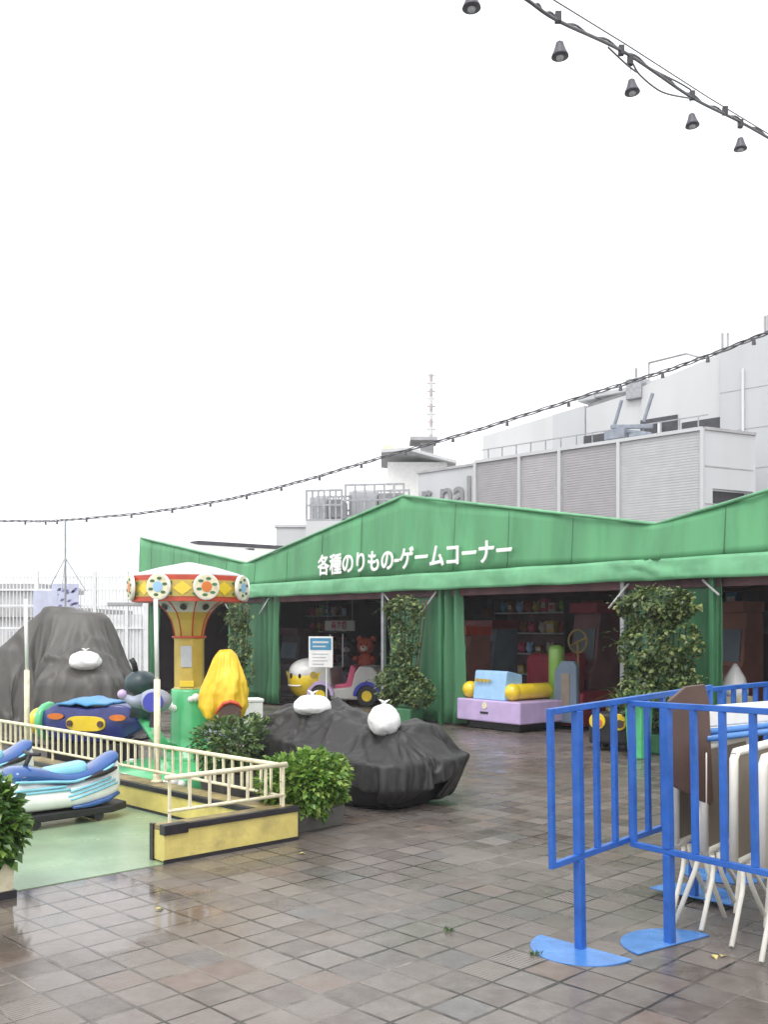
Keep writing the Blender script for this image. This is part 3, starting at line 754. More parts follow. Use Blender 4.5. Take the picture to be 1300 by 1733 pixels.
# ------------------------------------------------------------------ shrubs
def shrub(label, c, r, n, m, leaf, seed, pl_box, pm, zc):
    random.seed(seed)
    o = thing('potted_shrub', label, 'shrub', c, R(45))
    mb = MB()
    for k in range(n):
        d = Vector((random.gauss(0, 1), random.gauss(0, 1), random.gauss(0, 1))).normalized()
        q = random.random() ** .25; lump = 1 + .30 * nz(d.x * 2.2 + seed, d.y * 2.2, d.z * 2.2) + .12 * nz(d.x * 6, d.y * 6, d.z * 6 + seed)
        p = Vector((d.x * r[0], d.y * r[1], d.z * r[2])) * q * lump + Vector((0, 0, zc))
        if p.z < .08: continue
        dd = d + Vector((random.gauss(0, .5), random.gauss(0, .5), random.gauss(-.1, .5)))
        mb.leaf(p, dd, leaf * random.choice((.5, .75, 1, 1.15, 1.4)), .33, Vector((random.gauss(0, .4), random.gauss(0, .4), 1)).normalized())
    mb.build('foliage', m, o, fix=False)
    mb = MB()
    for k in range(10):
        a = random.random() * 6.28; mb.tube([(0, 0, .1), (r[0] * .3 * math.cos(a), r[1] * .3 * math.sin(a), zc), (r[0] * .7 * math.cos(a), r[1] * .7 * math.sin(a), zc + r[2] * .5)], .006, 5)
    mb.build('stem', M['stem'], o)
    a, b, h = pl_box; mb = MB()
    mb.hexa([(-a * .92, -b * .92, 0), (a * .92, -b * .92, 0), (a * .92, b * .92, 0), (-a * .92, b * .92, 0)], [(-a, -b, h), (a, -b, h), (a, b, h), (-a, b, h)]); mb.build('planter', pm, o, bevel=.01)
    mb = MB(); mb.box(-a + .02, a - .02, -b + .02, b - .02, h, h + .01); mb.build('soil', M['stem'], o)
    return o
o = shrub('leafy shrub in a cream planter at the left edge of the photo', (-2.25, 5.42, 0), (.22, .24, .24), 3600, M['leaf_left'], .062, 31, (.15, .15, .2), M['cream'], .40)
mb = MB(); mb.box(-.155, .155, -.155, .155, 0, .045); mb.build('base_band', M['blacktrim'], o)
shrub('bright green shrub in a low dark planter at the end of the yellow kerb', (-.60, 7.33, 0), (.37, .27, .24), 7200, M['leaf_bright'], .046, 32, (.27, .17, .15), M['planter'], .315)
shrub('dull green shrub behind the long railing, left of the covered ride', (-1.32, 8.75, 0), (.44, .27, .25), 1900, M['leaf_dark'], .055, 33, (.28, .17, .2), M['planter'], .43)
# weeds in the joints
random.seed(8)
for px, py, lab in ((905, 1618, 'small weed tuft beside the round base plate of a blue barrier'), (760, 1577, 'small weed tuft growing from a joint in the open paving')):
    mb = MB()
    for k in range(26):
        a = random.random() * 6.28; mb.leaf(Vector((random.gauss(0, .012), random.gauss(0, .012), 0)), Vector((math.cos(a) * .7, math.sin(a) * .7, random.uniform(.8, 2.2))), random.uniform(.015, .035), .12)
    o = mb.build('weed_tuft', M['leaf_dark'], fix=False); o.location = G(px, py); tag(o, lab, 'weed', 'weeds in the paving')
M['dryleaf'] = mat('dry_leaf', (.50, .42, .16), .6, .2, 20)
for (px, py), lab in zip(((1222, 1622), (1207, 1617), (262, 1541), (505, 1446)), ('fallen yellow leaf to the right of the round barrier base', 'fallen yellow leaf nearest the round barrier base', 'fallen scrap right of the puddle below the kerb end', 'pale scrap on the paving just right of the short yellow kerb')):
    mb = MB(); a = random.random() * 6.28; mb.leaf(Vector((0, 0, .006)), Vector((math.cos(a), math.sin(a), .02)), .055, .3)
    o = mb.build('fallen_leaf', M['dryleaf'], fix=False); o.location = G(px, py); tag(o, lab, 'leaf', 'fallen leaves')

# ------------------------------------------------------------------ covered ride in the middle (charcoal tarpaulin)
CL = Vector((-S2, S2, 0)); CW = V.copy(); LEN, WID = 2.0, 1.02
o = thing('covered_ride', 'low boat-shaped ride under a charcoal tarpaulin in the middle of the paving', 'covered ride', (0, 7.66, 0), 0)
def sup(th, l0, l1, w0, w1, ex=3.2):
    c, s = math.cos(th), math.sin(th); k = (abs(c) ** ex + abs(s) ** ex) ** (-1 / ex)
    return (lerp(l0, l1, .5 + .5 * c * k), lerp(w0, w1, .5 + .5 * s * k))
def brk(l, w):
    return pl(l, [-.1, .1, .6, 1.2, 2.0], [.40, .41, .46, .53, .59]) + .02 * (w > .5)
def crest(l, w):
    h = pl(l, [-.1, .15, .4, .7, 1.0, 1.4, 1.75, 2.0], [.42, .55, .64, .69, .75, .79, .76, .70])
    h += .17 * math.exp(-((l - .24) / .20) ** 2 - ((w - .78) / .15) ** 2)
    h -= .07 * math.exp(-((l - .42) / .10) ** 2 - ((w - .42) / .25) ** 2)
    return h
def wr(l, w, a=1.):
    v = .020 * nz(l * 4, w * 4, 2) + .034 * (1 - abs(nz(l * 3.2 + w * 1.1, w * 5.0 - l, 7)) * 3) * .5 + .012 * (1 - abs(nz(l * 9, w * 8, 4)) * 2.5)
    return v * a
NT = 56; rows = []
for j in range(20):
    r = []
    for i in range(NT):
        th = 2 * math.pi * i / NT; l, w = sup(th, .02, LEN - .02, .02, WID - .02, 4.2)
        if w > .6 and l < .5: w += .34 * (1 - l / .5) * (w - .6) / .4; l -= .08 * (1 - l / .5)
        zb = brk(l, w) - .04; lc, wc = pl(l, [0, LEN], [.35, LEN - .35]), WID / 2
        if j < 6:
            q = j / 5; ins = .30 * max(0, 1 - q * 1.7) ** 1.1
            r.append((lerp(l, lc, ins), lerp(w, wc, ins), lerp(.02, zb, q)))
        else:
            q = (j - 5) / 14; ll, ww = lerp(l, lc, q), lerp(w, wc, q); sm = q * q * (3 - 2 * q)
            r.append((ll, ww, lerp(zb, crest(ll, ww) - .03, min(1, sm * 1.3))))
    rows.append(r)
toW = lambda p: CL * p[0] + CW * p[1] + Vector((0, 0, p[2]))
B0 = Vector((0, 7.66, 0))
cv = [tuple(toW(p) + B0) for r in rows for p in r]; cf = []
for j in range(len(rows) - 1):
    for i in range(NT): k = (i + 1) % NT; cf.append((j * NT + i, j * NT + k, (j + 1) * NT + k, (j + 1) * NT + i))
cf.append(tuple(range(NT))[::-1]); cf.append(tuple(range((len(rows) - 1) * NT, len(rows) * NT)))
def lw(p): q = p - B0; return q.x * CL.x + q.y * CL.y, q.x * CW.x + q.y * CW.y
def keep_c(p):
    l, w = lw(p); dl = max(-l, l - LEN, 0); dw = max(-w, w - WID, 0)
    return math.hypot(dl, dw) < .14 + .13 * min(1, max(0, l) / LEN) + (.12 if w > .7 and l < .4 else 0) + .015 * nz(l * 3, w * 3)
ex_ = .42
cor = [B0 + CL * l + CW * w + Vector((0, 0, .06)) for l, w in ((-ex_, -ex_), (LEN + ex_, -ex_), (LEN + ex_, WID + ex_), (-ex_, WID + ex_))]
def lift_c(p):
    l, w = lw(p); return crest(min(LEN, max(0, l)), min(WID, max(0, w))) + .06
tp = drape('tarpaulin', [(cv, cf), GROUND_C], cor, 144, 100, keep_c, 44, M['tarp'], o, lift_c, grow=.15, bend=.04, seed=3)
random.seed(17); ls = []
for k in range(58):
    a = 2 * math.pi * k / 58 + random.uniform(-.06, .06); el, ew = sup(a, -.05, LEN + .05, -.05, WID + .05); t0 = random.choice((.25, .35, .5, .6))
    ol, ow = random.choice(((.40, .42), (.9, .5), (1.35, .45), (.3, .75))) if random.random() < .55 else (el * .3 + .7 * min(LEN - .4, max(.4, el)), WID * .5)
    ls.append((lerp(ol, el, t0), lerp(ow, ew, t0), el, ew, random.uniform(.003, .013), random.uniform(.018, .034)))
for k in range(40):
    l, w = random.uniform(.1, LEN - .1), random.uniform(.15, WID - .15); a = random.uniform(-.7, .7) + (1.57 if random.random() < .3 else 0); L_ = random.uniform(.15, .45)
    ls.append((l, w, l + L_ * math.cos(a), w + L_ * math.sin(a), random.uniform(.006, .018), random.uniform(.02, .034)))
for l0, w0_, l1, w1_ in ((.45, .05, .60, .45), (.75, .0, .95, .40), (1.1, .05, 1.25, .5), (1.45, .05, 1.35, .45), (.55, .42, 1.2, .62), (1.0, .7, 1.8, .55), (.1, .15, .40, .40), (.12, .45, .38, .45), (.15, .70, .40, .52), (.3, .95, .42, .55), (.75, .95, .5, .55), (.0, .3, .35, .38), (1.3, .3, 1.9, .2)): ls.append((l0, w0_, l1, w1_, random.uniform(.022, .036), random.uniform(.035, .055)))
crumple(tp.data, .004, 4.2, 3.); pleats(tp.data, lw, ls)
for v in tp.data.vertices:                          # the hem is tied in under the ride
    l, w = lw(v.co)
    th_ = .18 + .24 * min(1, max(0, (w - .55) / .4)) * min(1, max(0, (.7 - l) / .5))
    if v.co.z < th_:
        k = (th_ - v.co.z) / th_; k = min(1, k) ** 1.2
        kk = k + (.9 if v.co.z < .04 else 0); v.co += (CL * (LEN / 2 - l) * .20 + CW * (WID / 2 - w) * .30) * min(1.5, kk); v.co.z = max(v.co.z, .015)
    v.co -= B0
tp.modifiers.new('t', 'SOLIDIFY').thickness = .006; md = tp.modifiers.new('s', 'SUBSURF'); md.levels = md.render_levels = 1
mb = MB(); br = []
for z, ins in ((.005, .26), (.05, .18), (.16, .09), (.34, .05)):
    br.append([toW((lerp(l, LEN / 2, ins * .7), lerp(w, WID / 2, ins * 1.2) + (.30 * (1 - l / .5) * (w - .6) / .42 * min(1, z / .30) if w > .6 and l < .5 else 0), z)) for l, w in (sup(2 * math.pi * i / 48, 0, LEN, 0, WID, 4.) for i in range(48))])
vs = mb.grid(br, closed=True); mb.f(vs[0][::-1]); mb.f(vs[-1]); mb.build('hull', M['dark'], o, smooth=True)
# white weight bags
def bag(label, p, r, seed, knot=True):
    o = thing('weight_bag', label, 'bag', p, 0, 'white plastic weight bags')
    mb = MB(); mb.ell((0, 0, r[2] * .86), r, 56, 30, lambda d: 1 + .07 * nz(d.x * 2.2 + seed, d.y * 2.2, d.z * 2) + .018 * (1 - 3 * abs(nz(d.x * 4, d.y * 4 + seed, d.z * 4))) + .045 * math.sin(11 * math.atan2(d.y, d.x) + 3 * nz(d.x * 2, d.y * 2, seed)) * max(0, d.z) ** .7 * (1 - max(0, d.z - .9) * 5) - .16 * max(0, -d.z - .55))
    mb.build('bag', M['bag'], o, smooth=True)
    if knot:
        mb = MB(); z = r[2] * 1.80; mb.lathe([(.035, z - .02), (.014, z + .01), (.018, z + .03)], (0, 0, 0), 10)
        for a in (.5, 2.4, 4.2): mb.leaf(Vector((0, 0, z + .01)), Vector((math.cos(a), math.sin(a), .9)), .07, .3)
        mb.build('knot', M['bag'], o, smooth=True, solid=.004)
    return o
p = toW((.40, .40, 0)); z_ = top_height(tp.data, p.x, p.y, .07); bag('round tied white bag on the near end of the charcoal tarpaulin', B0 + p + Vector((0, 0, z_ - .03)), (.135, .13, .135), 1)
p = toW((1.25, .34, 0)); z_ = top_height(tp.data, p.x, p.y, .07); bag('flat white bag on the far end of the charcoal tarpaulin', B0 + p + Vector((0, 0, z_ - .05)), (.17, .15, .095), 2)

# ------------------------------------------------------------------ tall covered ride at left
MC = Vector((-4.22, 13.3, 0))
o = thing('covered_ride', 'tall mound-like ride under a grey tarpaulin at the left', 'covered ride', MC, 0)
def tower(x0, x1, y0, y1, z1, top=1.):
    cx, cy = (x0 + x1) / 2, (y0 + y1) / 2; n_ = 24; vs_ = []; f_ = []
    prof = [(1., 0.), (lerp(1, top, .5), z1 * .5), (top, z1 * .88), (top * .93, z1 * .96), (top * .78, z1)]
    for r, z in prof:
        for i in range(n_):
            l, w = sup(2 * math.pi * i / n_, -1, 1, -1, 1, 2.6); vs_.append(tuple(Vector((cx + l * r * (x1 - x0) / 2, cy + w * r * (y1 - y0) / 2, z)) + MC))
    for j in range(len(prof) - 1):
        for i in range(n_): k = (i + 1) % n_; f_.append((j * n_ + i, j * n_ + k, (j + 1) * n_ + k, (j + 1) * n_ + i))
    f_.append(tuple(range(n_))[::-1]); f_.append(tuple(range(4 * n_, 5 * n_)))
    return (vs_, f_)
cols_ = [tower(-.74, .74, -.40, .60, 1.66, .62), tower(-.30, .85, -.98, -.1, .86, .9), tower(-.55, .1, -.2, .4, 1.74, .7), tower(-1.25, -.1, -.45, .6, 1.22, .60), tower(.2, 1.1, -.6, .5, .6, .6), GROUND_C]
hs_ = 2.0
cor = [MC + Vector((x, y, .1)) for x, y in ((-hs_, -hs_), (hs_, -hs_), (hs_, hs_ * .9), (-hs_, hs_ * .9))]
tp2 = drape('tarpaulin', cols_, cor, 120, 112, lambda p: (p - MC).to_2d().length < 2.15, 50, M['tarplight'], o, lambda p: 1.66 - .35 * max(0, (p - MC).to_2d().length - .5), grow=.12, bend=.06, seed=8)
random.seed(19); ls = []
for k in range(44):
    a = 2 * math.pi * k / 44 + random.uniform(-.08, .08); r0, r1 = random.uniform(.3, .8), random.uniform(1.0, 1.5); b = a + random.uniform(-.25, .25)
    ls.append((r0 * math.cos(a), r0 * math.sin(a), r1 * math.cos(b), r1 * math.sin(b), random.uniform(.012, .042), random.uniform(.035, .065)))
for x0, y0, x1, y1 in ((-.6, -.35, .25, -.75), (.8, -.2, .3, -.7), (-.3, -.9, .2, -.72), (.9, -.8, .45, -.72), (-.75, -.1, -.2, -.5), (.55, -.2, .2, -.55)): ls.append((x0, y0, x1, y1, .04, .045))
crumple(tp2.data, .007, 2.6, 9., (1, 1, .35)); pleats(tp2.data, lambda p: (p.x - MC.x, p.y - MC.y), ls)
for v in tp2.data.vertices:
    q = v.co - MC; r_ = q.to_2d().length
    if v.co.z < .5: k = (.5 - max(0, v.co.z)) / .5; f_ = 1 - .30 * k * min(1, max(0, r_ - .7)); q.x *= f_; q.y *= f_
    q.z = max(q.z, .012); v.co = q
tp2.modifiers.new('t', 'SOLIDIFY').thickness = .008; md = tp2.modifiers.new('s', 'SUBSURF'); md.levels = md.render_levels = 1
bag('white bag slumped on the ledge of the tall grey tarpaulin', MC + Vector((.40, -.78, top_height(tp2.data, .40, -.78, .06) - .03)), (.20, .18, .125), 4)

# ------------------------------------------------------------------ blue train-like ride
bt = W(157, 1060, 10.6); bt.z = 0
o = thing('train_ride', 'dark blue train-like ride with a yellow oval panel behind the railing', 'kiddie ride', bt, R(-14))
mb = MB(); rows = []
for i in range(13):
    x = lerp(-.54, .64, i / 12); t = i / 12; h = pl(t, [0, .18, .5, .82, 1], [.58, .67, .63, .68, .60]); w = .26 * pl(t, [0, .2, .8, 1], [.62, 1, 1, .55]); zb = pl(t, [0, .16, .5, .84, 1], [.38, .29, .27, .30, .42])
    rows.append([(x, -w * .9, zb), (x, w * .9, zb), (x, w, lerp(zb, h, .5)), (x, w * .85, h), (x, -w * .85, h), (x, -w, lerp(zb, h, .5))])
vs = mb.grid(rows, closed=True); mb.f(vs[0][::-1]); mb.f(vs[-1]); mb.build('body', M['navy'], o, smooth=True, bevel=.02)
mb = MB(); mb.prism([(.07 + .23 * math.copysign(abs(math.cos(t)) ** .6, math.cos(t)), .475 + .08 * math.copysign(abs(math.sin(t)) ** .8, math.sin(t))) for t in (2 * math.pi * k / 28 for k in range(28))], -.275, -.25, 'xz'); op = mb.build('side_panel', M['yellow'], o, bevel=.004)
for x in (-.11, .25): mb = MB(); mb.disc((x, -.275, .475), .034, (0, -1, 0), .02, 16); mb.build('lamp', M['brown'], op)
for x in (-.29, .44): mb = MB(); mb.disc((x, -.25, .545), .095, (0, -1, 0), .022, 18, .35); mb.build('vent', M['orange'], o)
mb = MB(); rows = []
for i in range(11):
    x = lerp(-.30, .30, i / 10); rows.append([(x, y, .675 + .06 * math.sin((i / 10) * math.pi) * (1 - (y / .24) ** 2) + .025 * nz(x * 9, y * 9) ) for y in (-.245, -.2, -.1, 0, .1, .2, .245)])
mb.grid(rows); mb.build('seat_cover', M['sheetblue'], o, smooth=True, solid=.02)
mb = MB(); mb.lathe([(.05, 0), (.20, .0), (.22, .03), (.20, .08), (.10, .1)], seg=20); nose = mb.build('nose', M['ridegreen'], o, smooth=True); nose.location = (-.51, 0, .46); nose.rotation_euler = (0, R(-90), 0)
mb = MB(); mb.ell((-.66, 0, .46), (.10, .15, .15), 18, 12); mb.build('nose_cap', M['yellow'], o, smooth=True)
mb = MB(); mb.box(-.44, .44, -.20, .20, .02, .27); mb.build('base', M['dark'], o, bevel=.02)

# ------------------------------------------------------------------ carousel
CC = W(320, 1060, 9.7); CC.z = 0
o = thing('carousel_ride', 'small carousel with an octagonal red and yellow canopy on a yellow column', 'carousel', CC, 0)
mb = MB(); mb.lathe([(.80, 0), (.80, .10), (.76, .13), (.45, .16), (.30, .20)], seg=40); mb.build('platform', M['ridegreen'], o, smooth=True, bevel=.01)
mb = MB()
for k in range(9):
    a = R(-170 + k * 40)
    for dx, dz, rr in ((-.07, 0, .055), (0, .02, .075), (.08, 0, .055)):
        q = a + dx / .8; mb.ell((.78 * math.cos(q), .78 * math.sin(q), .06 + dz), (rr, rr, rr * .8), 12, 8)
mb.build('cloud_trim', M['white'], o, smooth=True)
mb = MB(); mb.lathe([(.30, .18), (.24, .24), (.195, .34), (.18, .42), (.18, .86), (.17, .885)], seg=28); mb.build('base_column', M['ridegreen'], o, smooth=True)
for a, rr, z in ((-58, .10, .79), (-150, .09, .70)):
    mb = MB()
    for dx, dz, q in ((-.05, 0, .04), (0, .015, .055), (.06, 0, .045)):
        t = R(a) + dx / .18; mb.ell((.172 * math.cos(t), .172 * math.sin(t), z + dz), (q * .8, q * .8, q * .8), 12, 8)
    mb.build('cloud', M['white'], o, smooth=True)
mb = MB(); mb.lathe([(.165, .885), (.150, .90), (.150, 1.36), (.158, 1.385)], seg=8, a0=R(22.5)); mb.build('column', M['ochre'], o, bevel=.01)
mb = MB(); mb.box(-.055, .055, -.150, -.1415, 1.10, 1.31); mb.build('picture_panel', M['signgrey'], o, bevel=.004)
mb = MB(); mb.box(-.065, .075, -.155, -.1415, .91, .97); mb.build('notice', M['yellow'], o, bevel=.003)
mb = MB(); mb.lathe([(.172, 1.385), (.172, 1.405)], seg=8, a0=R(22.5)); mb.build('collar', M['red'], o, bevel=.003)
fp = [(.14, 1.405), (.150, 1.47), (.175, 1.56), (.22, 1.64)]
mb = MB(); mb.lathe(fp, seg=8, a0=R(22.5), caps=False); mb.build('funnel', M['ochre'], o)
mb = MB(); mb.lathe([(.22, 1.64), (.30, 1.715), (.36, 1.745)], seg=8, a0=R(22.5), caps=False); mb.build('funnel_top', M['wallpale'], o)
mb = MB()
for k in range(8):
    a = R(22.5 + 45 * k); mb.tube([((r + .002) * math.cos(a), (r + .002) * math.sin(a), z) for r, z in fp + [(.30, 1.715), (.36, 1.745)]], .007, 6)
mb.build('funnel_rib', M['red'], o, smooth=True)
for k in range(8):
    a = R(45 * k - 90); mb = MB(); mb.disc((.285 * math.cos(a) * .98, .285 * math.sin(a) * .98, 1.69), .034, (math.cos(a), math.sin(a), -.9), .012, 14); mb.build('bulb', M['vent'], o)
RB = .57; A0 = R(-18); z0, z1 = 1.735, 1.985
mb = MB(); mb.lathe([(.36, z0 + .008), (RB, z0), (RB, z1), (RB - .02, z1 + .002)], seg=8, a0=A0); mb.build('canopy_band', M['red'], o, bevel=.004)
mb = MB(); mb.lathe([(RB - .015, z1 + .004), (RB - .02, z1 + .02), (.30, z1 + .09), (.04, z1 + .145)], seg=8, a0=A0); mb.build('canopy_roof', M['wallpale'], o)
for k in range(8):
    am = A0 + R(45 * k + 22.5); ap = RB * math.cos(R(22.5)); n_ = Vector((math.cos(am), math.sin(am), 0)); t_ = Vector((-n_.y, n_.x, 0)); zc = (z0 + z1) / 2
    mb = MB(); c = n_ * (ap + .001)
    def pan(hw, hh, off): return [c + n_ * off + t_ * (hw * x) + Vector((0, 0, zc + hh * y)) for x, y in ((-1, -1), (1, -1), (1, 1), (-1, 1))]
    mb.hexa(pan(.142, .078, 0), pan(.142, .078, .004)); pp = mb.build('panel', M['ochre'], o)
    mb = MB(); pts = []
    for j in range(16):
        a = 2 * math.pi * j / 16; rr = 1 if j % 4 == 0 else .74; pts.append((.092 * rr * math.cos(a), .066 * rr * math.sin(a)))
    mb.hexa([c + n_ * .0045 + t_ * x + Vector((0, 0, zc + z)) for x, z in pts], [c + n_ * .009 + t_ * x + Vector((0, 0, zc + z)) for x, z in pts]); mb.build('star', M['yellow'], pp)
    mb = MB()
    for x, z in ((-.108, -.052), (.108, -.052), (.108, .052), (-.108, .052)): mb.disc(c + n_ * .0045 + t_ * x + Vector((0, 0, zc + z)), .024, n_, .004, 3)
    mb.build('corner_mark', M['curtain'], pp)
    a = A0 + R(45 * k); n_ = Vector((math.cos(a), math.sin(a), 0)); t_ = Vector((-n_.y, n_.x, 0)); c = n_ * (RB - .012) + Vector((0, 0, zc + .012))
    mb = MB(); mb.disc(c, .125, n_, .03, 28); md = mb.build('medallion', M['white'], o, bevel=.006)
    mb = MB(); mb.disc(c + n_ * .0305, .112, n_, .003, 28); mb.build('medallion_ring', M['cream'], md)
    mb = MB()
    for j in range(6):
        b = 2 * math.pi * j / 6 + .3; mb.disc(c + n_ * .034 + t_ * (.078 * math.cos(b)) + Vector((0, 0, .078 * math.sin(b))), .026, n_, .003, 10, .55)
    mb.build('medallion_petals', M['curtain'], md)
    mb = MB(); mb.disc(c + n_ * .034, .05, n_, .004, 18); mb.build('medallion_centre', M['orange' if k % 2 else 'paleblue'], md)
# three cars on arms: a grey-lilac plane, a dark seat and the one under the yellow cover
def arm(a, r1, z1_):
    mb = MB(); a = R(a); mb.tube([(.15 * math.cos(a), .15 * math.sin(a), .30), (r1 * .7 * math.cos(a), r1 * .7 * math.sin(a), .34), (r1 * math.cos(a), r1 * math.sin(a), z1_)], [.05, .045, .05], 10); mb.build('arm', M['ridegreen'], o, smooth=True)
def sp(px, py, Y): return W(px, py, Y) - CC
for px, Y, z in ((262, 9.35, .50), (372, 9.30, .42), (240, 10.15, .55)):
    q = sp(px, 1060, Y); arm(math.degrees(math.atan2(q.y, q.x)), math.hypot(q.x, q.y), z)
q = sp(262, 1186, 9.35)
mb = MB(); mb.ell(q, (.16, .17, .115), 20, 12); mb.tube([q + Vector((-.10, -.05, .0)), q + Vector((-.20, -.08, .0)), q + Vector((-.27, -.1, .05))], [.08, .05, .03], 10); car = mb.build('plane_body', M['greylilac'], o, smooth=True)
mb = MB(); mb.disc(q + Vector((.02, -.155, .0)), .095, (.05, -1, .1), .025, 24); mb.build('round_wing', M['royal'], car, bevel=.006)
mb = MB(); mb.ell(q + Vector((-.285, -.11, .07)), (.045, .045, .045), 14, 10); mb.build('nose_ball', M['lilac'], car, smooth=True)
mb = MB(); mb.lathe([(.06, -.25), (.04, -.12), (.05, -.06)], tuple(q), 12); mb.build('plane_pedestal', M['dark'], car)
q = sp(238, 1156, 10.15)
mb = MB(); mb.ell(q, (.17, .16, .13), 20, 12, lambda d: 1 + .05 * nz(d.x * 3, d.y * 3, d.z * 3)); mb.lathe([(.12, -.35), (.08, -.1)], tuple(q), 12); car = mb.build('seat_pod', M['teal'], o, smooth=True)
mb = MB(); mb.tube([q + Vector((-.05, 0, .1)), q + Vector((-.07, 0, .2)), q + Vector((-.10, 0, .25))], .03, 8); mb.build('grip', M['dark'], car, smooth=True)
# yellow rain cover over the right-hand car
q = sp(378, 1060, 9.28); q.z = 0
mb = MB(); mb.lathe([(.10, .40), (.17, .42), (.19, .5), (.17, .56)], tuple(q), 16); mb.build('seat_pod', M['greylilac'], o, smooth=True)
yo = thing('rain_cover', 'yellow plastic cover pulled over a carousel seat', 'cover', CC + q, R(10))
mb = MB(); rows = []
for j in range(37):
    t = j / 36; z = lerp(.60, 1.275, t); r0 = pl(t, [0, .07, .2, .42, .62, .8, .93, 1], [.13, .185, .215, .215, .178, .135, .10, .06]); r = []
    for i in range(96):
        a = 2 * math.pi * i / 96; k = 1 + .10 * nz(math.cos(a) * 2, math.sin(a) * 2, z * 3) + .13 * (.6 - 3 * abs(nz(math.cos(a) * 2.4, math.sin(a) * 2.4, z * 2.2 + 3))) + .07 * (.6 - 3 * abs(nz(math.cos(a) * 5, math.sin(a) * 5, z * 4 + 3))) + .035 * nz(a * 4, z * 14, 1)
        r.append((r0 * k * math.cos(a) + .02 * t, r0 * k * math.sin(a), z - .02 * nz(a, 3)))
    rows.append(r)
vs = mb.grid(rows, closed=True); mb.f(vs[-1]); mb.build('cover', M['yellowcover'], yo, smooth=True)
mb = MB(); mb.prism([(-.05, .615), (.02, .60), (.11, .615), (.15, .66), (.16, .72), (.12, .775), (.06, .79), (.0, .765), (-.045, .715), (-.06, .66)], -.246, -.19, 'xz'); fl = mb.build('torn_opening', M['brown'], yo, bevel=.012)
mb = MB(); mb.tube([(-.075, -.236, .68), (-.05, -.244, .735), (-.005, -.248, .785), (.06, -.248, .805), (.125, -.244, .785), (.165, -.232, .735)], [.008, .014, .018, .02, .016, .008], 8); mb.build('red_hem', M['red'], yo, smooth=True)

# white box behind the covered ride
p = W(428, 1060, 11.2); p.z = 0
o = thing('storage_box', 'white box standing behind the far end of the charcoal tarpaulin', 'box', p, R(20))
mb = MB(); mb.box(-.09, .09, -.12, .12, .0, .64); mb.build('body', M['white'], o, bevel=.01)
mb = MB(); mb.box(-.1, .1, -.13, .13, .641, .68); mb.build('lid', M['white'], o, bevel=.01)

# ------------------------------------------------------------------ rides and furniture inside the tent
# yellow-fronted car
p = TP(568, 1.15)
o = thing('car_ride', 'white kiddie car with a round smiling yellow front, inside the left opening', 'kiddie ride', p, TA + R(35))
mb = MB(); mb.ell((-.50, -.05, .48), (.45, .45, .40), 28, 18); mb.build('front_body', M['yellow'], o, smooth=True)
fd = Vector((-.30, -.95, 0)); sd_ = Vector((.95, -.30, 0)); fc = Vector((-.50, -.05, 0))
mb = MB(); mb.ell(fc + fd * .03 + Vector((0, 0, .62)), (.395, .42, .27), 28, 18); mb.build('windscreen_cap', M['white'], o, smooth=True)
for x in (-.13, .08): mb = MB(); mb.ell(fc + fd * .43 + sd_ * x + Vector((0, 0, .56)), (.03, .03, .05), 12, 8); mb.build('eye', M['dark'], o, smooth=True)
mb = MB(); mb.tube([fc + fd * .45 + sd_ * (x - .03) + Vector((0, 0, .37 + .5 * x * x)) for x in (-.15, -.07, 0, .07, .15)], .016, 6); mb.build('mouth', M['white'], o, smooth=True)
for x in (-.34, .30): mb = MB(); mb.disc(fc + fd * (.30 if x > 0 else .27) + sd_ * x + Vector((0, 0, .58)), .065, fd + sd_ * (1 if x > 0 else -1), .03, 16); mb.build('headlight', M['ochre'], o)
mb = MB(); mb.prism([(-.30, .12), (1.0, .12), (1.05, .35), (1.0, .60), (.85, .74), (.60, .76), (.50, .62), (.44, .36), (.05, .32), (.02, .72), (-.10, .74), (-.22, .55)], -.40, .40, 'xz'); mb.build('body', M['sheet'], o, bevel=.04)
mb = MB(); mb.prism([(.06, .28), (.42, .28), (.50, .72), (.40, .78), (.30, .42), (.08, .40)], -.30, .30, 'xz'); mb.build('seat', M['pink'], o, bevel=.03)
for x in (-.16, .76):
    mb = MB(); mb.disc((x, -.43, .20), .20, (0, 1, 0), .10, 24); wh = mb.build('wheel', M['dark'], o, bevel=.015)
    mb = MB(); mb.disc((x, -.445, .20), .10, (0, 1, 0), .012, 18); mb.build('hub', M['yellow'], wh)
    mb = MB(); pts = [(x + r * math.cos(t), .20 + r * math.sin(t)) for r, ts in ((.27, [math.pi * k / 12 for k in range(13)]), (.205, [math.pi * (12 - k) / 12 for k in range(13)])) for t in ts]
    mb.prism(pts, -.45, -.36, 'xz'); mb.build('fender', M['royal' if x > 0 else 'lilac'], o)
for y in (-.38, .38): mb = MB(); mb.tube([(.02, y, .7), (.02, y, 1.35)], .015, 8); mb.build('canopy_post', M['signgrey'], o)
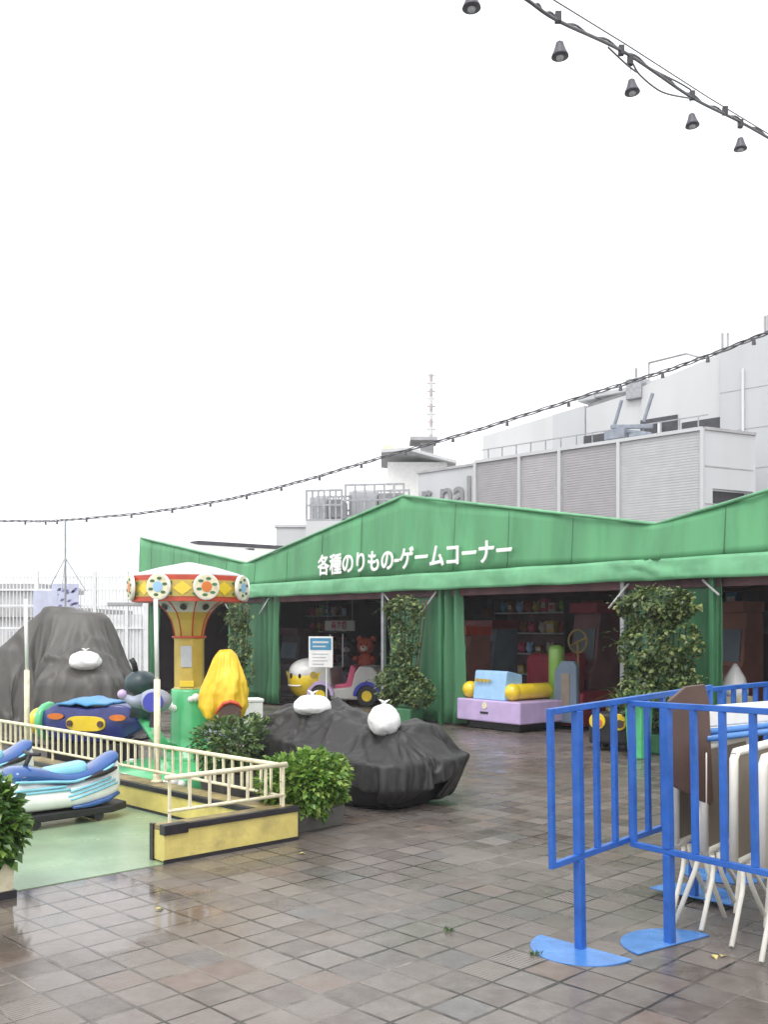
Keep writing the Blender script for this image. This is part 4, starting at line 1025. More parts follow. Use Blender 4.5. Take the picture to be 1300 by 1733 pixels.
# notice on a stand
p = TP(543, .1)
o = thing('notice_stand', 'white notice with a blue header on a thin stand beside the yellow-fronted car', 'sign', p, -.30)
mb = MB(); mb.box(-.23, .23, -.012, .012, .77, 1.32); mb.build('board', M['white'], o, bevel=.004)
mb = MB(); mb.box(-.20, .20, -.017, -.0125, 1.08, 1.29); mb.build('header', M['signblue'], o)
mb = MB()
for k, L in enumerate((.30, .26, .30, .22)): mb.box(-.16, -.16 + L, -.016, -.0125, 1.0 - .06 * k, 1.016 - .06 * k)
mb.build('print_lines', M['signgrey'], o)
mb = MB(); mb.box(-.15, .15, -.019, -.0175, 1.20, 1.235); mb.box(-.15, .10, -.019, -.0175, 1.13, 1.155); mb.build('header_lines', M['wallpale'], o)
mb = MB(); mb.tube([(.1, .02, .02), (.1, .02, .9)], .014, 8); mb.lathe([(.15, 0), (.15, .02), (.03, .03)], (.1, .02, 0), 18); mb.build('stand', M['white'], o, smooth=False)
# hanging sign
a = TP(575, 2.6)
o = thing('hanging_sign', 'white strip sign with three dark characters hanging inside the left opening', 'sign', a, TA)
zc = EYE + (1060 - 1059) / F * a.y
mb = MB(); mb.box(-.52, .52, -.02, .02, zc - .11, zc + .11); bd = mb.build('board', M['sheet'], o, bevel=.004)
text_mesh('characters', '両替機', .17, M['magenta'], o, (0, -.026, zc), (R(90), 0, 0), .003, .004, 1.25)
mb = MB(); mb.tube([(-.45, 0, zc + .1), (-.45, 0, 2.7)], .006, 5); mb.tube([(.45, 0, zc + .1), (.45, 0, 2.7)], .006, 5); mb.build('hanger', M['steel'], o)

def cabinet(label, px, n, w_, d_, h_, body, screen, top, cat='arcade machine', rz=0.):
    o = thing('game_cabinet', label, cat, TP(px, n), TA + rz, 'game machines inside the tent')
    mb = MB(); mb.prism([(-d_ / 2, 0), (d_ / 2, 0), (d_ / 2, h_), (-d_ * .15, h_), (-d_ * .3, h_ * .55), (-d_ / 2, h_ * .48)], -w_ / 2, w_ / 2, 'yz'); mb.build('body', M[body], o, bevel=.015)
    mb = MB(); mb.hexa([(-w_ * .4, -d_ * .29, h_ * .58), (w_ * .4, -d_ * .29, h_ * .58), (w_ * .4, -d_ * .20, h_ * .86), (-w_ * .4, -d_ * .20, h_ * .86)], [(-w_ * .4, -d_ * .32, h_ * .58), (w_ * .4, -d_ * .32, h_ * .58), (w_ * .4, -d_ * .23, h_ * .86), (-w_ * .4, -d_ * .23, h_ * .86)]); mb.build('screen', M[screen], o)
    mb = MB(); mb.box(-w_ / 2 - .01, w_ / 2 + .01, -d_ * .30, d_ / 2 + .01, h_ + .002, h_ + .16); mb.build('marquee', M[top], o, bevel=.01)
    mb = MB(); mb.box(-w_ * .42, w_ * .42, -d_ * .52, -d_ * .5 - .001, h_ * .1, h_ * .42); mb.build('coin_door', M['ochre' if body == 'poster1' else 'vent'], o)
cabinet('red-topped prize machine at the left of the lilac ride opening', 786, 1.3, .55, .7, 1.35, 'poster1', 'glass', 'red')
cabinet('grey prize machine with a glass front behind the lilac ride', 822, 2.2, .8, .8, 1.45, 'poster2', 'glass', 'darkred')
cabinet('dark arcade machine at the far right of the lilac ride opening', 1002, 1.9, .5, .7, 1.7, 'int_maroon', 'glass', 'darkred')
cabinet('arcade machine glimpsed right of the widest climber', 1240, 3.0, .6, .7, 1.7, 'poster1', 'poster2', 'poster1')
cabinet('dark arcade machine behind the carousel opening', 362, 2.6, .7, .7, 1.3, 'interior', 'glass', 'int_maroon')
cabinet('dark arcade machine behind the yellow-fronted car', 500, 3.0, .8, .7, 1.3, 'interior', 'poster2', 'int_maroon')
# generic animal-shaped seats and shelves of plush behind the white car
M['fur_red'] = mat('fur_red', (.34, .055, .03), .7, .2, 12, .3, 60); M['fur_dark'] = mat('fur_dark', (.06, .045, .06), .7, .2, 12, .3, 60); M['fur_brown'] = mat('fur_brown', (.25, .12, .05), .8, .2, 12, .3, 60); M['fur_pale'] = mat('fur_pale', (.55, .50, .45), .8, .1, 12, .3, 60)
def bear(name, label, cat, loc, rz, h, fm, group=None):
    o = thing(name, label, cat, loc, rz, group); k = h
    mb = MB(); mb.ell((0, 0, .27 * k), (.24 * k, .20 * k, .28 * k), 18, 12); mb.ell((0, -.03 * k, .70 * k), (.24 * k, .22 * k, .22 * k), 20, 14)
    for sx_ in (-1, 1): mb.ell((sx_ * .19 * k, 0, .89 * k), (.085 * k, .05 * k, .085 * k), 12, 8); mb.ell((sx_ * .25 * k, -.12 * k, .36 * k), (.08 * k, .16 * k, .09 * k), 12, 8); mb.ell((sx_ * .15 * k, -.22 * k, .08 * k), (.09 * k, .14 * k, .08 * k), 12, 8)
    mb.build('body', M[fm], o, smooth=True)
    mb = MB(); mb.ell((0, -.20 * k, .64 * k), (.11 * k, .09 * k, .085 * k), 14, 10); mz = mb.build('muzzle', M['fur_pale'], o, smooth=True)
    for sx_ in (-1, 1): mb = MB(); mb.ell((sx_ * .085 * k, -.225 * k, .75 * k), (.022 * k, .02 * k, .03 * k), 8, 6); mb.build('eye', M['dark'], o, smooth=True)
    mb = MB(); mb.ell((0, -.285 * k, .67 * k), (.03 * k, .02 * k, .022 * k), 8, 6); mb.build('nose', M['dark'], mz, smooth=True)
    return o
def seatbox(label, px, n, h, m):
    o = thing('ride_plinth', label, 'plinth', TP(px, n), TA + .5); mb = MB(); mb.box(-.32, .32, -.3, .35, 0, h); mb.build('box', M[m], o, bevel=.03)
    mb = MB(); mb.box(-.33, .33, -.31, .36, h + .001, h + .03); mb.build('top', M['greyside'], o, bevel=.01); return o
seatbox('dark red plinth under the red animal figure behind the white car', 620, 2.0, .55, 'darkred'); q = TP(620, 2.0); q.z = .585; bear('animal_figure', 'red bear-like ride figure sitting behind the white kiddie car', 'figure', q, TA + .6, .75, 'fur_red')
seatbox('grey plinth under the dark animal figure behind the white car', 589, 2.7, .5, 'greyside'); q = TP(589, 2.7); q.z = .535; bear('animal_figure', 'dark bear-like ride figure with a pale muzzle behind the white kiddie car', 'figure', q, TA + .7, .72, 'fur_dark')
def shelf(label, px, n, w_, seed):
    random.seed(seed); o = thing('prize_shelf', label, 'shelf', TP(px, n), TA, 'shelves of prizes inside the tent')
    for z in (.55, .95, 1.35, 1.75): mb = MB(); mb.box(-w_ / 2, w_ / 2, -.18, .18, z, z + .025); mb.build('board', M['signgrey'], o)
    for x in (-w_ / 2 - .02, w_ / 2 + .02): mb = MB(); mb.box(x - .02, x + .02, -.19, .19, 0, 2.05); mb.build('side', M['vent'], o)
    mb = MB(); mb.box(-w_ / 2, w_ / 2, .185, .2, 0, 2.05); mb.build('back', M['int_maroon'], o)
def prizes(px, n, w_, seed, where):
    random.seed(seed); base = TP(px, n); k = 0
    kinds = ['fur_red', 'ochre', 'paleblue', 'fur_brown', 'fur_pale', 'pink', 'lime', 'signblue']; cn = {'fur_red': 'red', 'ochre': 'ochre', 'paleblue': 'pale blue', 'fur_brown': 'brown', 'fur_pale': 'cream', 'pink': 'pink', 'lime': 'green', 'signblue': 'blue'}
    rn = {0: 'bottom', 1: 'second', 2: 'third', 3: 'top'}
    for r, z in enumerate((.58, .98, 1.38, 1.78)):
        ks = kinds[:]; random.shuffle(ks); x = -w_ / 2 + .12; i = 0
        while x < w_ / 2 - .1:
            m_ = ks[i % 8]; p = base + EX * x + NY * -.03 + Vector((0, 0, z - .004)); wd = random.uniform(.16, .24)
            if i < 8:
                if random.random() < .5:
                    o = thing('prize_box', f'{cn[m_]} prize box on the {rn[r]} board of the shelf {where}', 'box', p, TA, 'prizes on the shelves'); h = random.uniform(.16, .26)
                    mb = MB(); mb.box(-wd * .42, wd * .42, -.08, .08, 0, h); mb.build('carton', M[m_], o, bevel=.006)
                    mb = MB(); mb.box(-wd * .3, wd * .3, -.084, -.0805, h * .3, h * .75); mb.build('window', M['fur_pale' if m_ != 'fur_pale' else 'pink'], o)
                else:
                    o = thing('prize_ball', f'round {cn[m_]} plush prize on the {rn[r]} board of the shelf {where}', 'plush toy', p, TA, 'prizes on the shelves')
                    mb = MB(); mb.ell((0, 0, .10), (.09, .08, .10), 14, 10); mb.ell((-.06, 0, .19), (.03, .02, .035), 8, 6); mb.ell((.06, 0, .19), (.03, .02, .035), 8, 6); mb.build('plush', M[m_], o, smooth=True)
            x += wd + .05; i += 1
shelf('tall prize shelf at the back of the left opening', 560, 4.6, 1.8, 1); prizes(560, 4.6, 1.8, 51, 'in the left opening')
shelf('tall prize shelf at the back of the lilac ride opening', 905, 4.4, 1.8, 2); prizes(905, 4.4, 1.8, 52, 'behind the lilac ride')
shelf('tall prize shelf in the narrow opening right of the widest climber', 1226, 4.0, .9, 3); prizes(1226, 4.0, .9, 53, 'at far right')

# lilac ride
p = Vector((1.865, 13.64, 0)) + NY * .04
o = thing('platform_ride', 'lilac platform ride with pale blue desk, yellow rollers and green post', 'kiddie ride', p, TA)
BW, BD = 1.28, 1.6
mb = MB(); mb.box(-BW, 0, 0, BD, .12, .435); mb.build('platform', M['lilac'], o, bevel=.02)
mb = MB(); mb.box(-BW + .12, -.12, .12, BD - .12, .012, .12); mb.build('plinth', M['dark'], o)
mb = MB(); mb.prism([(-.08, .436), (.30, .436), (.30, .80), (.0, .86), (-.03, .84)], -BW + .30, -BW + .94, 'yz'); dk = mb.build('desk', M['paleblue'], o, bevel=.015)
dk.location = (0, .12, 0)
mb = MB()
for x, w_ in ((.36, .05), (.42, .08), (.515, .06), (.59, .07)): mb.box(-BW + x, -BW + x + w_, .030, .043, .69, .735)
mb.build('desk_mark', M['ochre'], o)
for x, L in ((-BW + .12, .45), (-.30, .75)):
    mb = MB(); mb.tube([(x, .18, .56), (x, .18 + L, .56)], .115, 18); ro = mb.build('roller', M['yellow'], o, smooth=True, bevel=.02)
    mb = MB(); mb.ell((x, .17, .56), (.125, .125, .125), 20, 12); mb.build('roller_end', M['yellow'], ro, smooth=True)
mb = MB(); mb.lathe([(.118, .436), (.118, 1.14), (.10, 1.20), (.05, 1.225)], (-.20, 1.0, 0), 22); mb.build('post', M['lime'], o, smooth=True)
mb = MB(); mb.prism([(-BW + .25, .436), (-.02, .436), (-.02, 1.02), (-.10, 1.08), (-BW + .33, 1.08), (-BW + .25, 1.0)], BD - .35, BD - .15, 'xz'); mb.build('backrest', M['darkred'], o, bevel=.03)
mb = MB(); mb.box(-BW + .35, -.45, .55, BD - .36, .436, .62); mb.build('seat', M['darkred'], o, bevel=.04)
mb = MB(); mb.disc((-BW * .5 - .05, -.008, .355), .05, (0, 1, 0), .006, 18); mb.build('emblem', M['cream'], o)
mb = MB(); mb.box(-BW * .5 - .14, -BW * .5 + .02, -.008, -.001, .235, .265); mb.build('coin_slot', M['dark'], o)
# panel-sided ride to its right
o = thing('panel_ride', 'dark red ride with grey blue side panel right of the lilac ride', 'kiddie ride', TP(960, 1.0), TA)
mb = MB(); mb.prism([(-.2, .1), (.22, .1), (.22, .92), (.16, 1.0), (-.06, 1.0), (-.2, .84)], -.06, .02, 'xz'); sp_ = mb.build('side_panel', M['greyside'], o, bevel=.02)
mb = MB(); mb.prism([(-.05, .3), (.10, .3), (.10, .82), (-.05, .82)], -.068, -.0605, 'xz'); mb.build('panel_stripe', M['taupe'], sp_)
mb = MB(); mb.box(-.55, .25, .03, .8, .05, .55); mb.build('body', M['darkred'], o, bevel=.04)
mb = MB(); mb.box(-.55, -.2, .45, .8, .551, 1.1); mb.build('backrest', M['darkred'], o, bevel=.05)
mb = MB()
pts = [(-.05 + .17 * math.cos(t), .30, 1.28 + .17 * math.sin(t)) for t in (2 * math.pi * k / 20 for k in range(21))]
mb.tube(pts, .014, 8); mb.tube([(-.2, .3, 1.2), (.1, .3, 1.33)], .016, 6); mb.tube([(-.05, .3, 1.28), (-.05, .34, .5)], .018, 6); mb.build('steering_wheel', M['wheelochre'], o, smooth=True)

# small car with yellow lamps behind the barrier
o = thing('small_car_ride', 'small dark ride with two round yellow lamps behind the nearest blue barrier', 'kiddie ride', TP(1030, -.55), TA + .35)
mb = MB(); mb.prism([(-.25, .08), (.25, .08), (.25, .38), (.18, .46), (-.18, .46), (-.25, .38)], 0, .55, 'xz'); mb.build('body', M['dark'], o, bevel=.04)
for x, m in ((-.13, 'orange'), (.13, 'yellow')):
    mb = MB(); mb.disc((x, .0, .36), .10, (0, -1, 0), .03, 18); hl = mb.build('headlight', M['yellow'], o, bevel=.008)
    mb = MB(); mb.disc((x + .02, -.031, .34), .05, (0, -1, 0), .008, 14); mb.build('lamp_centre', M['brown' if m == 'yellow' else m], hl)
mb = MB()
for x in (-.2, .2):
    for y in (.12, .45): mb.disc((x, y, .09), .09, (1, 0, 0), .05, 16)
mb.build('wheels', M['dark'], o)
# wrapped white cone on a pale box
o = thing('wrapped_stand', 'white wrapped conical item on a pale yellow box inside the right opening', 'stand', TP(1245, .75), TA)
mb = MB(); mb.box(-.17, .17, -.15, .15, 0, .66); mb.build('box', M['cream'], o, bevel=.01)
mb = MB(); mb.lathe([(.15, .661), (.16, .72), (.12, .88), (.05, 1.0), (.02, 1.05)], (0, 0, 0), 18); mb.build('wrapped_top', M['bag'], o, smooth=True)

# ------------------------------------------------------------------ string lights
def cable_run(pts, n=60):
    out = []
    for i in range(len(pts) - 1):
        p0 = pts[max(i - 1, 0)]; p1 = pts[i]; p2 = pts[i + 1]; p3 = pts[min(i + 2, len(pts) - 1)]
        for k in range(n):
            t = k / n; out.append(.5 * ((2 * p1) + (p2 - p0) * t + (2 * p0 - 5 * p1 + 4 * p2 - p3) * t * t + (3 * p1 - p0 - 3 * p2 + p3) * t ** 3))
    out.append(pts[-1]); return out
nl = thing('string_light_cable', 'bundle of dark cables with a thin straight wire, crossing overhead at top right', 'cable', W(1100, 110, 7.6), 0)
def LW(px, py, Y): return W(px, py, Y) - nl.location
dY = lambda px: pl(px, [700, 950, 1260, 1400], [5.6, 6.5, 8.6, 9.6])
main = cable_run([LW(x, y, dY(x)) for x, y in ((790, -70), (890, -2), (945, 35), (1060, 90), (1172, 165), (1255, 207), (1330, 250))], 16)
mb = MB(); mb.tube(main, .012, 6); mb.build('feed_cable', M['cable'], nl, smooth=True)
mb = MB(); mb.tube([p + Vector((0, 0, .016 * math.sin(i * .9) + .012)) for i, p in enumerate(main)], .008, 5); mb.build('tie_cable', M['cable'], nl, smooth=True)
mb = MB(); mb.tube([LW(x, y, dY(x)) for x, y in ((800, -90), (938, 0), (1060, 75), (1200, 165), (1340, 250))], .005, 5); mb.build('messenger_wire', M['cable'], nl)
mb = MB()
for a in (((1072, 108), (1085, 128), (1120, 155), (1160, 165), (1175, 166)), ((1075, 100), (1110, 120), (1150, 140), (1170, 152)), ((1030, 80), (1060, 108), (1078, 122))):
    mb.tube(cable_run([LW(x, y, dY(x)) for x, y in a], 6), .007, 5)
mb.build('loose_loop', M['cable'], nl, smooth=True)
for x, y in ((945, 30), (1052, 86), (1067, 103), (1172, 162), (1228, 188), (1254, 210)):
    c = LW(x, y, dY(x)); mb = MB(); mb.box(c.x - .02, c.x + .02, c.y - .02, c.y + .02, c.z - .03, c.z + .035); mb.build('clamp', M['vent'], nl)
def lamp(px, py, label, wob):
    Y = dY(px); o = thing('hanging_lamp', label, 'lamp', W(px, py, Y), 0, 'lamps hanging from the overhead cable')
    mb = MB(); mb.lathe([(.058, -.045), (.054, -.032), (.040, .0), (.030, .03), (.025, .05), (.008, .057)], seg=14); mb.build('shade', M['lampshade'], o, smooth=True)
    mb = MB(); mb.ell((0, 0, -.048), (.025, .025, .022), 12, 8); mb.build('bulb', M['signgrey'], o, smooth=True)
    mb = MB(); mb.tube([(0, 0, .05), (0, 0, .17)], .003, 5); mb.build('cord', M['signgrey'], o)
    o.rotation_euler = (wob, wob * .7, 0)
for (px, py), lab in zip(((798, 2), (948, 85), (1070, 147), (1172, 204), (1254, 244)), ('hanging lamp cut off by the top edge of the photo', 'hanging lamp with its bell-shaped shade seen clearly, second from the top', 'middle hanging lamp of the five, below the loose cable loops', 'hanging lamp fourth down along the overhead cable', 'lowest hanging lamp, close to the right edge of the photo')): lamp(px, py, lab, random.uniform(-.12, .12))
# long sagging string across the whole view
fl_ = thing('string_light_cable', 'long twisted cable sagging across the sky from left to the grey building', 'cable', W(600, 790, 14), 0)
fY = lambda px: pl(px, [-40, 110, 600, 1000, 1340], [21, 20.2, 16, 13, 10.8])
pts = [W(x, y, fY(x)) - fl_.location for x, y in ((-40, 881), (60, 882), (110, 880), (250, 867), (380, 846), (500, 817), (640, 776), (800, 730), (1000, 667), (1150, 620), (1300, 563), (1345, 545))]
run = cable_run(pts, 26)
for sg, r in ((0, .011), (2.1, .009), (4.2, .008)):
    mb = MB(); mb.tube([p + Vector((0, .016 * math.cos(i * .40 + sg), .020 * math.sin(i * .40 + sg))) for i, p in enumerate(run)], r, 5); mb.build('strand', M['cable'], fl_, smooth=True)
for i in range(8, len(run), 13):
    p = run[i]; mb = MB(); mb.lathe([(.026, -.075), (.02, -.03), (.012, .0)], tuple(p), 8); mb.build('lamp_socket', M['lampshade'], fl_)

# ------------------------------------------------------------------ white fence and far roofs at left
FY = 21.0
o = thing('mesh_fence', 'tall white mesh fence behind the grey tarpaulin', 'fence', W(150, 1060, FY) * 1, 0); o.location.z = 0
fx = lambda px: (px - 150) / F * FY
zt = EYE + (1060 - 976) / F * FY
for k, px in enumerate((-60, 62, 160, 214, 248)):
    mb = MB(); mb.box(fx(px) - .035, fx(px) + .035, -.035, .035, 0, zt + .12); mb.build('post', M['fencewhite'], o)
mb = MB()
for x in range(-56, 248, 6): mb.box(fx(x) - .008, fx(x) + .008, -.01, .01, .2, zt)
for z in (zt, zt - .28, zt - .62, zt - 1.1): mb.box(fx(-60), fx(248), -.022, .022, z - .02, z + .02)
mb.build('mesh_panel', M['fencewhite'], o)
mb = MB(); mb.box(fx(160), fx(240), .03, .06, .05, EYE + (1060 - 1040) / F * FY); mb.box(fx(-60), fx(160), .03, .06, .05, .9); mb.build('solid_panel', M['fencewhite'], o)
mb = MB(); mb.box(fx(182), fx(240), -.05, .05, EYE + (1060 - 1022) / F * FY - .03, EYE + (1060 - 1022) / F * FY + .03); mb.build('canopy_bar', M['roofgrey'], o)
o2 = thing('banner', 'purple patterned banner hung on the white fence above the grey tarpaulin', 'banner', (W(110, 1060, FY).x, FY - .08, 0), 0)
bx = lambda px: (px - 110) / F * FY
bz = lambda py: EYE + (1060 - py) / F * FY
mb = MB(); mb.box(bx(90), bx(135), -.01, .01, bz(1032), bz(988)); mb.build('cloth', M['lavender'], o2)
mb = MB(); random.seed(4)
for k in range(15):
    a = random.uniform(91, 130); z = random.uniform(992, 1026); mb.hexa([(bx(a), -.018, bz(z + 4)), (bx(a + 5), -.018, bz(z + 4)), (bx(a + 8), -.018, bz(z)), (bx(a + 3), -.018, bz(z))], [(bx(a), -.012, bz(z + 4)), (bx(a + 5), -.012, bz(z + 4)), (bx(a + 8), -.012, bz(z)), (bx(a + 3), -.012, bz(z))])
mb.build('pattern', M['purple'], o2)
tag((lambda m: (m.box(-.5, .02, -.02, .02, bz(1075), bz(1000)), m.build('lavender_sheet', M['lavender']))[1])(MB()), 'plain lavender sheet tied to the white fence left of the purple banner', 'banner').location = (W(98, 1060, FY).x, FY - .08, 0)
o3 = thing('cable_mast', 'thin mast with three stays holding up the sagging cable at left', 'mast', (W(110, 1060, 20.2).x, 20.2, 0), 0)
z9 = lambda py: EYE + (1060 - py) / F * 20.2
mb = MB(); mb.tube([(0, 0, 0), (0, 0, z9(880))], .022, 8); mb.build('tube', M['steel'], o3)
mb = MB()
for dx, py in ((-.26, 990), (.45, 1000), (.0, 1000)): mb.tube([(0, 0, z9(944)), (dx, -.1 if dx else -.25, z9(py))], .012, 6)
mb.build('stay', M['steel'], o3)
# far pale roofs
def far_block(px0, px1, py_top, Y, label, m='wallpale', rows=3):
    a, b = (px0 - 650) / F * Y, (px1 - 650) / F * Y; zt = EYE + (1060 - py_top) / F * Y
    o = thing('distant_building', label, 'building', ((a + b) / 2, Y, 0), 0, 'distant pale buildings'); hw = (b - a) / 2
    mb = MB(); mb.box(-hw, hw, 0, 8, 0, zt); mb.build('wall', M[m], o)
    mb = MB(); mb.box(-hw - .3, hw + .3, -.3, 8.3, zt + .01, zt + .45); mb.build('roof', M['roofgrey'], o)
    st = 1.6
    for r in range(rows):
        x = -hw + .5
        while x < hw - 1: mb = MB(); mb.box(x, x + .9, -.04, -.003, zt - 1.5 - 1.6 * r, zt - .7 - 1.6 * r); mb.build('window', M['signgrey'], o); x += st
far_block(-120, 66, 1000, 62, 'distant grey-roofed building beyond the fence at the far left', 'wallgrey')
far_block(-60, 140, 1045, 48, 'distant low pale building in front of the grey-roofed one', 'wallpale', 1)

# ------------------------------------------------------------------ department store structures behind the tent
DW = Vector((-.7204, .6936, 0)); DN = Vector((.6936, .7204, 0))
C1 = Vector((8.46, 26, 0)); zt = EYE + 335 * 26 / F
def along(px, P=C1):                               # distance along DW from P where the photo column px meets the wall
    t = (px - 650) / F; return -(P.x - t * P.y) / (.7204 + t * .6936)
plant = thing('rooftop_enclosure', 'grey louvred plant enclosure with dark letters behind the tent roof', 'building', C1, ang(-DW))
xs = [along(p) for p in (1190, 1048, 948, 880, 805, 708)]
for a, b, m in ((0, 1, 'lat_light'), (1, 2, 'lat_dark'), (2, 3, 'lat_mid'), (3, 4, 'lat_dark')):
    if m not in M:
        mm = mat(m, {'lat_light': (.46, .465, .475), 'lat_dark': (.36, .345, .36), 'lat_mid': (.40, .385, .40)}[m], .5, .05, 3)
        n_, l_ = nt(mm); M[m] = mm
    mb = MB(); mb.box(xs[a] - .03, xs[b] + .03, 0.03, .08, 0, zt - .05)
    z = .3
    while z < zt - .1: mb.box(xs[a] - .03, xs[b] + .03, .019, .0285, z, z + .05); z += .075
    mb.build('louvre_panel', M[m], plant)
mb = MB()
for i, x in enumerate(xs[:5]): mb.box(x - .05, x + .05, -.06, .02, 0, zt)
mb.box(xs[0], xs[4], -.05, .1, zt - .045, zt + .05); mb.build('frame', M['wallgrey'], plant)
mb = MB(); mb.box(xs[4] - .052, xs[5], 0, 4, 0, zt - .12); mb.build('sign_wall', M['wallgrey'], plant)
mb = MB(); mb.box(xs[4] - .05, xs[5] - .06, -.05, .05, zt - .115, zt - .03); mb.build('coping', M['roofgrey'], plant)
lx = (along(716) + along(798)) / 2; Ys = 26 - .6936 * lx
t = text_mesh('letters', 'r nal', 1.35, M['lettergrey'], plant, (lx, -.03, EYE + (1060 - 838) / F * Ys), (R(90), 0, R(180)), .02, .01, 1.0)
t.rotation_euler = (R(90), 0, 0); t.location.y = -.05
t.scale = (abs(along(798) - along(716)) / (max(v.co.x for v in t.data.vertices) - min(v.co.x for v in t.data.vertices)), 1, 1)
mb = MB()
for k in range(14): x = lerp(xs[0], xs[4], (k + .5) / 14); mb.box(x - .015, x + .015, .3, .33, zt, zt + .42)
mb.box(xs[0], xs[4], .3, .33, zt + .40, zt + .43); mb.build('guard_rail', M['steel'], plant)
# right return wall
C2 = W(1275, 1060, 26.8); C2.z = 0; d2 = C2 - C1
o = thing('rooftop_enclosure', 'pale panel enclosure with a dark opening at the right, beside the louvres', 'building', C1, ang(d2)); L = d2.length
zo1, zo0 = EYE + (1060 - 828) / F * 26.3, EYE + (1060 - 900) / F * 26.3
mb = MB(); mb.box(.06, .35, .0, .1, 0, zt - .03); mb.box(.35, L, 0, .1, zo1, zt - .03); mb.box(.35, L, .5, .6, 0, zo1); mb.box(L, L + .1, 0, 3, 0, zt - .03); mb.build('wall', M['wallgrey'], o)
mb = MB(); mb.box(.36, L - .02, .3, .36, zo0, zo1 - .01); mb.build('opening', M['vent'], o)
mb = MB(); mb.box(.06, L + .1, -.04, .12, zt - .028, zt + .05); mb.build('coping', M['roofgrey'], o)
mb = MB()
for k in range(1, 4): mb.box(.06, L, -.012, -.001, zt - k * 1.0, zt - k * 1.0 + .03)
mb.build('panel_joint', M['roofgrey'], o)

# tall stepped panel wall
P2 = Vector((11.36, 29, 0))
tw = thing('department_building', 'tall pale panelled building wall stepping down behind the louvred enclosure', 'building', P2, ang(-DW))
def seg(px0, px1, y0, y1, m, jut=0.):
    a, b = along(px0, P2), along(px1, P2); za = EYE + (1060 - y0) / F * (29 - .6936 * a); zb = EYE + (1060 - y1) / F * (29 - .6936 * b)
    mb = MB(); mb.hexa([(a, jut, 0), (b, jut, 0), (b, 6, 0), (a, 6, 0)], [(a, jut, za), (b, jut, zb), (b, 6, zb), (a, 6, za)]); mb.build('wall', M[m], tw)
    return a, b, za, zb
seg(1420, 1222, 522, 600, 'wallgrey', -.1); seg(1221, 1086, 598, 655, 'wallpale'); seg(1085, 991, 660, 690, 'wallpale', .05); seg(990, 936, 686, 702, 'wallgrey'); seg(935, 816, 702, 738, 'wallpale', .05)
for px0, px1, y0, y1 in ((1148, 1086, 703, 724), (1221, 1156, 707, 726), (1026, 990, 732, 747)):
    a, b = along(px0, P2), along(px1, P2); Ym = 29 - .6936 * (a + b) / 2; mb = MB(); mb.box(a, b, -.06, .0 - .002, EYE + (1060 - y1 - 8) / F * Ym, EYE + (1060 - y0 - 4) / F * Ym); mb.build('vent', M['vent'], tw)
mb = MB()
for px in (1221.5, 1085.5, 990.5, 935.5): a = along(px, P2); mb.box(a - .03, a + .03, -.13, -.002, 0, 7.5)
mb.build('joint_strip', M['roofgrey'], tw)
for px, z0_, z1_ in ((1262, 0, 9.2), (1120, 0, 8.0), (960, 0, 7.6)):
    a = along(px, P2); mb = MB(); mb.tube([(a, -.16, z0_), (a, -.16, z1_)], .045, 8); mb.build('drain_pipe', M['wallgrey'], tw, smooth=True)
for z in (6.2, 7.4, 8.6):
    a, b = along(1222, P2), along(1419, P2); mb = MB(); mb.box(a, b, -.108, -.1005, z, z + .02); mb.build('panel_joint', M['roofgrey'], tw)
# rooftop clutter along the top edge
o = thing('rooftop_pipework', 'grey pipes, ducts and rails along the top of the tall pale wall', 'pipework', P2, ang(-DW))
def wp(px, py, dy=0.): a = along(px, P2); return Vector((a, dy, EYE + (1060 - py) / F * (29 - .6936 * a)))
mb = MB(); mb.tube([wp(x, y, .3) for x, y in ((1290, 566), (1220, 597), (1150, 630), (1085, 650), (990, 686))], .10, 8); mb.tube([wp(x, y, .5) for x, y in ((1300, 555), (1230, 582), (1200, 595))], .10, 8); mb.build('pipe', M['roofgrey'], o, smooth=True)
mb = MB(); a = wp(1088, 638); b = wp(1062, 668); mb.box(a.x, b.x, -.1, .8, b.z - .2, a.z); mb.build('tank', M['steel'], o, bevel=.03)
mb = MB()
for x0, x1, y0, y1 in ((1060, 1005, 648, 672), (1004, 975, 660, 680)): a, b = wp(x0, y0), wp(x1, y1); mb.box(a.x, b.x, .1, .9, b.z, a.z - .1)
mb.build('duct', M['wallgrey'], o, bevel=.03)
mb = MB()
for x in (1213, 1222, 1285, 1290, 1066): p = wp(x, 600 if x < 1250 else 570, .4); p.z = wp(x, {1213: 600, 1222: 600, 1285: 572, 1290: 570, 1066: 650}[x]).z; mb.box(p.x - .03, p.x + .03, .4, .46, p.z - .5, p.z + (.75 if x != 1066 else .6))
mb.tube([wp(1086, 609, .5), wp(1150, 593, .5), wp(1178, 601, .5)], .04, 6); mb.tube([wp(1086, 609, .5), wp(1086, 650, .5)], .03, 6); mb.build('rail', M['roofgrey'], o)
